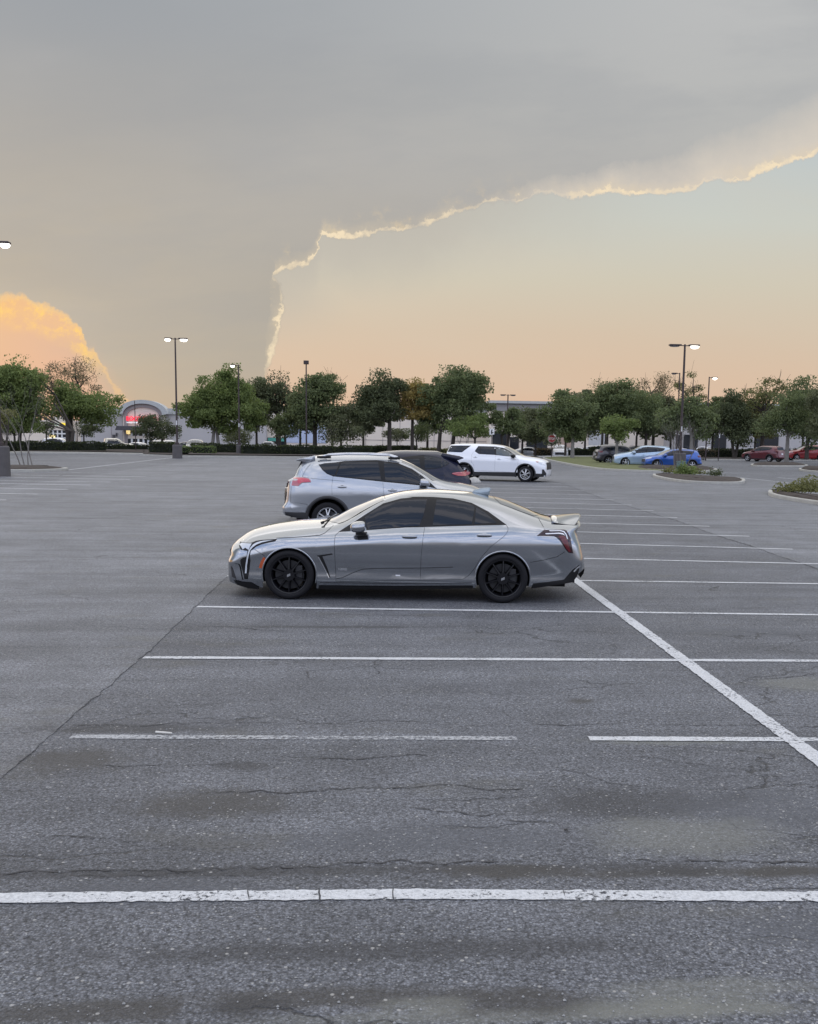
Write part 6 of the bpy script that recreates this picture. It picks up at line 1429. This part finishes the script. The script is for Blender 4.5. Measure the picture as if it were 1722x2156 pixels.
for c, r0, r1 in ((175, 1140, 1260), (262, 1085, 1185)):
    bm = bmesh.new(); box(bm, (X(c), -.12, (Z(r0) + Z(r1)) / 2), (.42 if c < 200 else .22, .2, Z(r0) - Z(r1)), bev=.05); bm_obj('wall_fitting', bm, M_ROOFM, store)
bm = bmesh.new(); box(bm, (X(100), -.02, 2.6), (.10, .05, 5.4)); box(bm, (X(470), -.02, 2.6), (.14, .05, 5.4)); bm_obj('wall_joint', bm, M_TAUPE, store)
# sandwich shop at the left
ox = AT(110, 900, YB + 4)[0]; Ys = YB + 4; shop = empty('sandwich_shop', (ox, Ys, 0)); tag(shop, 'shop with tall window bars and a white and yellow lit sign', 'building'); O = (ox, Ys)
f7b = crop(0, 1180, 6.6231); X2 = lambda cx: AT(f7b(cx, 0)[0], 900, Ys)[0] - ox; Z2 = lambda cy, cx=1200: AT(f7b(cx, cy)[0], f7b(cx, cy)[1], Ys)[2]
bm = bmesh.new(); box(bm, ((X2(-600) + X2(1740)) / 2, 12, Z2(420) / 2), (X2(1740) - X2(-600), 24, Z2(420))); bm_obj('wall', bm, M_WALL, shop)
bm = bmesh.new(); box(bm, ((X2(1070) + X2(1440)) / 2, -.2, (Z2(420) + Z2(610)) / 2 + .3), (X2(1440) - X2(1070), .38, Z2(420) - Z2(610) + .6)); bm_obj('sign_panel', bm, M_WALL, shop)
bm = bmesh.new(); box(bm, ((X2(970) + X2(1460)) / 2, -.06, (Z2(615) + Z2(900)) / 2), (X2(1460) - X2(970), .1, Z2(615) - Z2(900))); wn = bm_obj('window', bm, M_WINB, shop)
bm = bmesh.new()
for c in (975, 1045, 1130, 1215, 1302, 1385, 1460): box(bm, (X2(c), -.16, (Z2(605) + Z2(900)) / 2), (.20, .1, Z2(605) - Z2(900)))
for r in (680, 765): box(bm, ((X2(975) + X2(1460)) / 2, -.19, Z2(r)), (X2(1460) - X2(975), .1, .20))
bm_obj('frame', bm, M_SIGNW, wn)
for c in (1000, 1055): bm = bmesh.new(); box(bm, (X2(c), -.24, Z2(733)), (.42, .06, .42), bev=.1); bm_obj('lit_sign', bm, M_LIT, shop)
fit_text('SUB', 'SUB', X2(1082), X2(1192), Z2(525), Z2(468) - Z2(525), M_GRN, -.5, shop)
fit_text('WAY', 'WAY', X2(1198), X2(1338), Z2(525), Z2(468) - Z2(525), M_YEL, -.5, shop)
bm = bmesh.new(); box(bm, ((X2(-600) + X2(250)) / 2, -.4, Z2(625)), (X2(250) - X2(-600), .8, .8)); bm_obj('awning', bm, M_ROOFM, shop)
# long wall between, with coloured shopfront
ox = AT(700, 900, YB + 2)[0]; Yw = YB + 2; lw = empty('long_store', (ox, Yw, 0)); tag(lw, 'long pale store wall with a pink and teal shopfront behind the trees', 'building')
f68 = crop(680, 1180, 6.15); X3 = lambda cx: AT(f68(cx, 0)[0], 900, Yw)[0] - ox; Z3 = lambda cy, cx=600: AT(f68(cx, cy)[0], f68(cx, cy)[1], Yw)[2]
zw = zat(560, 862, Yw)
xa, xb_ = AT(561, 900, Yw)[0] - ox, AT(1030, 900, Yw)[0] - ox
bm = bmesh.new(); box(bm, ((xa + xb_) / 2, 15, zw / 2), (xb_ - xa, 30, zw)); bm_obj('wall', bm, M_WALL, lw)
bm = bmesh.new(); box(bm, ((X3(1010) + X3(1760)) / 2, -.06, (Z3(800) + zw) / 2 - .5), (X3(1760) - X3(1010), .10, zw - Z3(800) - 1.2)); bm_obj('wall_panel', bm, M_BLUEW, lw)
bm = bmesh.new(); box(bm, ((X3(-400) + X3(-20)) / 2, -.06, 2.6), (X3(-20) - X3(-400), .10, 4.4)); bm_obj('wall_panel', bm, M_WALLG, lw)
bm = bmesh.new(); box(bm, ((X3(305) + X3(1010)) / 2, -.06, (Z3(700) + 0) / 2), (X3(1010) - X3(305), .12, Z3(700))); bm_obj('shopfront', bm, M_WINB, lw)
for c0, c1, r0, r1, cc, nm in ((415, 555, 672, 765, (.48, .06, .17), 'pink_panel'), (560, 585, 700, 765, (.5, .33, .12), 'orange_panel'), (590, 640, 705, 765, (.12, .26, .36), 'blue_panel'), (642, 665, 700, 765, (.5, .38, .14), 'yellow_panel'), (695, 835, 705, 765, (.10, .38, .30), 'teal_panel'), (915, 985, 705, 765, (.10, .38, .30), 'teal_panel')):
    bm = bmesh.new(); box(bm, ((X3(c0) + X3(c1)) / 2, -.22, (Z3(r0) + Z3(r1)) / 2), (X3(c1) - X3(c0), .2, Z3(r0) - Z3(r1))); bm_obj(nm, bm, mat(nm, cc, .6), lw)
bm = bmesh.new()
for k in range(7): xx = AT(770 + 36 * k, 900, Yw)[0] - ox; box(bm, (xx, -.02, zw / 2), (.07, .05, zw - .4))
box(bm, ((X3(1010) + AT(1028, 900, Yw)[0] - ox) / 2, -.03, 1.35), (AT(1028, 900, Yw)[0] - ox - X3(1010), .04, .08)); bm_obj('wall_joint', bm, M_TAUPE, lw)
bm = bmesh.new(); box(bm, ((xa + xb_) / 2, 14.8, zw + .25), (xb_ - xa + .4, 30.2, .5)); bm_obj('cornice', bm, M_TRIMW, lw)
# parapet building
Yp = YB - 4; ox = AT(1200, 900, Yp)[0]; pb = empty('parapet_store', (ox, Yp, 0)); tag(pb, 'pale store with a high grey parapet and dark ground-floor openings', 'building')
X4 = lambda px: AT(px, 900, Yp)[0] - ox; Z4 = lambda px, py: AT(px, py, Yp)[2]
zp = Z4(1100, 850); zm = Z4(1100, 866)
bm = bmesh.new(); box(bm, ((X4(1033) + X4(1420)) / 2, 15, (zm - .05) / 2), (X4(1420) - X4(1033), 30, zm - .05)); bm_obj('wall', bm, M_WALL, pb)
bm = bmesh.new(); box(bm, ((X4(1033) + X4(1420)) / 2, 15, (zm + zp) / 2), (X4(1420) - X4(1033) + .2, 30.5, zp - zm)); bm_obj('parapet', bm, M_WALLP, pb)
bm = bmesh.new(); box(bm, ((X4(1033) + X4(1420)) / 2, 14.8, zp + .2), (X4(1420) - X4(1033) + .8, 31.2, .4)); bm_obj('cornice', bm, M_TRIMW, pb)
for a, b in ((1022, 1028),): pass
for a, b, t_ in ((1037, 1058, 908), (1058, 1072, 908), (1074, 1093, 920), (1109, 1153, 918)):
    bm = bmesh.new(); box(bm, ((X4(a) + X4(b)) / 2, -.05, Z4(a, t_) / 2), (X4(b) - X4(a), .12, Z4(a, t_))); bm_obj('shopfront', bm, M_WINB, pb)
bm = bmesh.new(); box(bm, (X4(1117), -.12, (Z4(1117, 878) + Z4(1117, 902)) / 2), (X4(1126) - X4(1108), .2, Z4(1117, 878) - Z4(1117, 902))); fr_ = bm_obj('wall_frame', bm, M_TAUPE, pb)
bm = bmesh.new(); box(bm, (X4(1115), -.25, (Z4(1115, 880) + Z4(1115, 902)) / 2), (X4(1121) - X4(1109), .1, Z4(1115, 880) - Z4(1115, 902))); bm_obj('blue_panel', bm, M_BLUEW, pb)
bm = bmesh.new(); box(bm, (X4(1190), -.05, 2.4), (X4(1200) - X4(1172), .1, 3.4)); bm_obj('orange_panel', bm, mat('peach_stucco', (.46, .34, .27), .9), pb)
bm = bmesh.new(); box(bm, ((X4(1240) + X4(1278)) / 2, -.05, zm / 2 - .4), (X4(1278) - X4(1240), .1, zm - 1.6)); bm_obj('white_panel', bm, mat('white_stone', (.52, .52, .52), .9, var=.2, vscale=2), pb)
# right-hand far store
Yr = YB - 10; ox = AT(1600, 900, Yr)[0]; rb = empty('right_store', (ox, Yr, 0)); tag(rb, 'long light grey store glimpsed between the right-hand trees', 'building')
X5 = lambda px: AT(px, 900, Yr)[0] - ox; Z5 = lambda px, py: AT(px, py, Yr)[2]
z5 = Z5(1500, 856)
bm = bmesh.new(); box(bm, ((X5(1421) + X5(1950)) / 2, 12, z5 / 2), (X5(1950) - X5(1421), 24, z5)); bm_obj('wall', bm, M_WALLG, rb)
bm = bmesh.new(); box(bm, ((X5(1421) + X5(1950)) / 2, 11.8, z5 + .25), (X5(1950) - X5(1421) + .4, 24.4, .5)); bm_obj('cornice', bm, M_TRIMW, rb)
for a, b in ((1388, 1402), (1440, 1470), (1500, 1530), (1590, 1640)):
    bm = bmesh.new(); box(bm, ((X5(max(a, 1424)) + X5(max(b, 1436))) / 2, -.05, Z5(a, 915) / 2), (abs(X5(max(b, 1436)) - X5(max(a, 1424))), .12, Z5(a, 915))); bm_obj('shopfront', bm, M_WINB, rb)
# left filler building beyond the sandwich shop
# distant wood behind the stores
P = []
r = np.random.default_rng(77)
for k in range(150):
    c = np.array([-190 + 380 * r.random(), 235 + 30 * r.random(), 2.6 + 1.2 * r.random()]); P.append(c + r.normal(size=(60, 3)) * np.array([3.4, 2, 1.2]))
P = np.vstack(P); P = P[(P[:, 2] > 0) & (P[:, 2] < 5.2)]
tag(fast_mesh('distant_wood', quads(P, 1.1, seed=2), 4, LM['dark']), 'low dark wood on the skyline behind the stores', 'wood', kind='stuff')

# ------------------------------------------------------------------ far parked cars, seen over the hedges
pk = dict(D_RAV2)
far_sed = scaled(D_SED2, 1, 2.80, 1, 1.02, 1, drop=('seams',)); far_suv = scaled(D_RAV2, 1, 2.70, 1, 1.02, 1.02, drop=('seams',))
# pick-up truck design
pick_spec = dict(rav_spec); pick_spec.update(wb=3.6, R=.40, Ra=.47, lr=.3,
    zc=[(-.95, 1.05), (-.8, 1.15), (0, 1.24), (.55, 1.30), (.75, 1.42), (1.25, 1.80), (1.6, 1.88), (2.5, 1.88), (2.75, 1.82), (2.85, 1.35), (2.95, 1.28), (4.85, 1.30)],
    zr=[(-.95, .98), (0, 1.14), (.6, 1.22), (.85, 1.42), (1.3, 1.72), (1.7, 1.80), (2.5, 1.80), (2.72, 1.76), (2.85, 1.32), (2.95, 1.25), (4.85, 1.26)],
    zb=[(-.95, .85), (0, 1.05), (.7, 1.15), (2.7, 1.20), (4.85, 1.15)], yr=[(-.95, .8), (.6, .84), (1.2, .76), (2.6, .74), (2.95, .88), (4.85, .90)], yb=[(-.95, .92), (4.85, .93)],
    W=[(-.95, .72), (-.92, .84), (-.7, .93), (0, .98), (4.7, .98), (4.85, .94)], sill=[(-.95, .40), (0, .38), (4.85, .48)], prof=[(.3, .96), (.6, .99), (.9, 1.0), (1.2, .97), (1.5, .93)], qf=[(.3, .05), (.6, 0), (1, .03)], qr=[(.3, 0), (.8, 0), (1.3, 0)])
D_PICK = dict(spec=pick_spec, trim=[(.80, 1.22), (1.25, 1.62), (1.5, 1.74), (2.5, 1.75), (2.68, 1.24)], glass=[[(.92, 1.25), (1.28, 1.58), (1.5, 1.69), (1.72, 1.71), (1.75, 1.26)], [(1.82, 1.26), (1.82, 1.71), (2.45, 1.70), (2.58, 1.27)]], doors=[], handles=[],
    windshield=mirror_y([(.72, 0), (.76, -.5), (.85, -.76), (1.15, -.72), (1.18, 0)]), mirror=(1.0, 1.30), mirror_k=1.4, tail=[[(4.6, .90), (4.80, .90), (4.80, 1.15), (4.6, 1.15)]], head=[[(-.85, .88), (-.6, .90), (-.6, 1.05), (-.85, 1.02)]], grille_end=[[(-.6, .7), (.6, .7), (.6, .98), (-.6, .98)]])
FARW = paint('far_white_paint', (.74, .75, .78), 0, .3); FARS = paint('far_silver_paint', (.48, .50, .53), .5, .3); FARB = paint('far_black_paint', (.03, .03, .035), .2, .3); FARG = paint('far_grey_paint', (.18, .19, .21), .3, .3); FARC = paint('far_champagne_paint', (.48, .45, .38), .4, .3)
protos = {}
def far_car(kind, px, ytop, yaw, pm, label, Yd=None):
    D = {'sedan': far_sed, 'suv': far_suv, 'pick': D_PICK}[kind]; hh = {'sedan': 1.45, 'suv': 1.74, 'pick': 1.90}[kind]
    Y = Yd or (H - hh + .55) * F / max(2.0, ytop - HZ(px)); Y = min(max(Y, 123), 149); x = AT(px, HZ(px), Y)[0]
    if kind not in protos:
        r = empty('parked_car', (0, 0, 0)); tag(r, label, 'car', 'cars parked beyond the hedges'); build_car(r, D, pm, .34, M_ALLOY, 'five', .22); protos[kind] = r; rt = r
    else:
        s = protos[kind]; rt = s.copy(); COL.objects.link(rt); rt['label'] = label
        def cp(o, par):
            c = o.copy(); COL.objects.link(c); c.parent = par
            for ch in list(o.children): cp(ch, c)
            return c
        for ch in list(s.children):
            c = cp(ch, rt)
            if c.type == 'MESH' and len(c.material_slots) and c.material_slots[0].material == protos[kind + '_m']:
                c.material_slots[0].link = 'OBJECT'; c.material_slots[0].material = pm
    if kind + '_m' not in protos: protos[kind + '_m'] = pm
    a = math.radians(yaw); off = 1.4; rt.location = (x - off * math.cos(a), Y - off * math.sin(a), -.55); rt.rotation_euler = (0, 0, a)
FC = [('pick', *f4(990, 912), 200, FARC, 'champagne pick-up truck facing right in front of the arched store'),
      ('sedan', *f4(1195, 938), 150, FARW, 'white saloon parked below the boot store sign'),
      ('suv', *f4(1335, 928), 90, FARG, 'grey car roof just left of the small rounded tree trunk'),
      ('suv', *f4(1430, 930), 95, FARW, 'white car roof right behind the small rounded tree trunk'),
      ('sedan', *f4(1550, 934), 0, FARB, 'black car roof just right of the tall twin lamp'),
      ('pick', *f5(215, 872), 90, FARG, 'grey open-backed truck left of the largest tree trunk'),
      ('suv', *f4(505, 902), 180, FARW, 'white car with a lit tail lamp outside the sandwich shop'),
      ('suv', *f5(842, 882), 90, FARW, 'white car with a broad rear window before the teal shopfront'),
      ('sedan', *f5(510, 892), 0, FARB, 'dark car low behind the hedge under the small grey-green tree'),
      ('sedan', *f7(270, 1280), 180, FARS, 'silver saloon half hidden by the brownish hedge left of the stop sign'),
      ('pick', *f7(590, 1262), 80, FARW, 'white pick-up truck facing away, right of the stop sign'),
      ('sedan', *f7(735, 1282), 0, FARS, 'silver car roof behind the straight pale trunk'),
      ('suv', *f7(1035, 1266), 150, FARW, 'white van-like car behind the square hedge end'),
      ('suv', *f7(1385, 1262), 0, FARB, 'dark car roof with a rack above the pale blue crossover'),
      ('suv', *f8(165, 1160), 90, FARS, 'silver car above the bonnet of the bright blue crossover'),
      ('sedan', *f8(370, 1178), 180, FARW, 'white car roof above the bright blue crossover'),
      ('suv', *f8(605, 1162), 110, FARW, 'white sport utility car above the brownish right-hand hedge'),
      ('sedan', *f8(775, 1174), 80, FARW, 'white saloon left of the forked trunk behind the hedge'),
      ('sedan', *f8(960, 1164), 200, FARC, 'champagne saloon right of the forked trunk behind the hedge'),
      ('suv', *f8(1090, 1166), 90, FARS, 'silver car just left of the maroon crossover'),
      ('suv', *f8(1480, 1162), 90, FARG, 'grey car between the maroon and the red cars')]
for k, (kind, px, py, yaw, pm, lab) in enumerate(FC): far_car(kind, px, py, yaw, pm, lab)
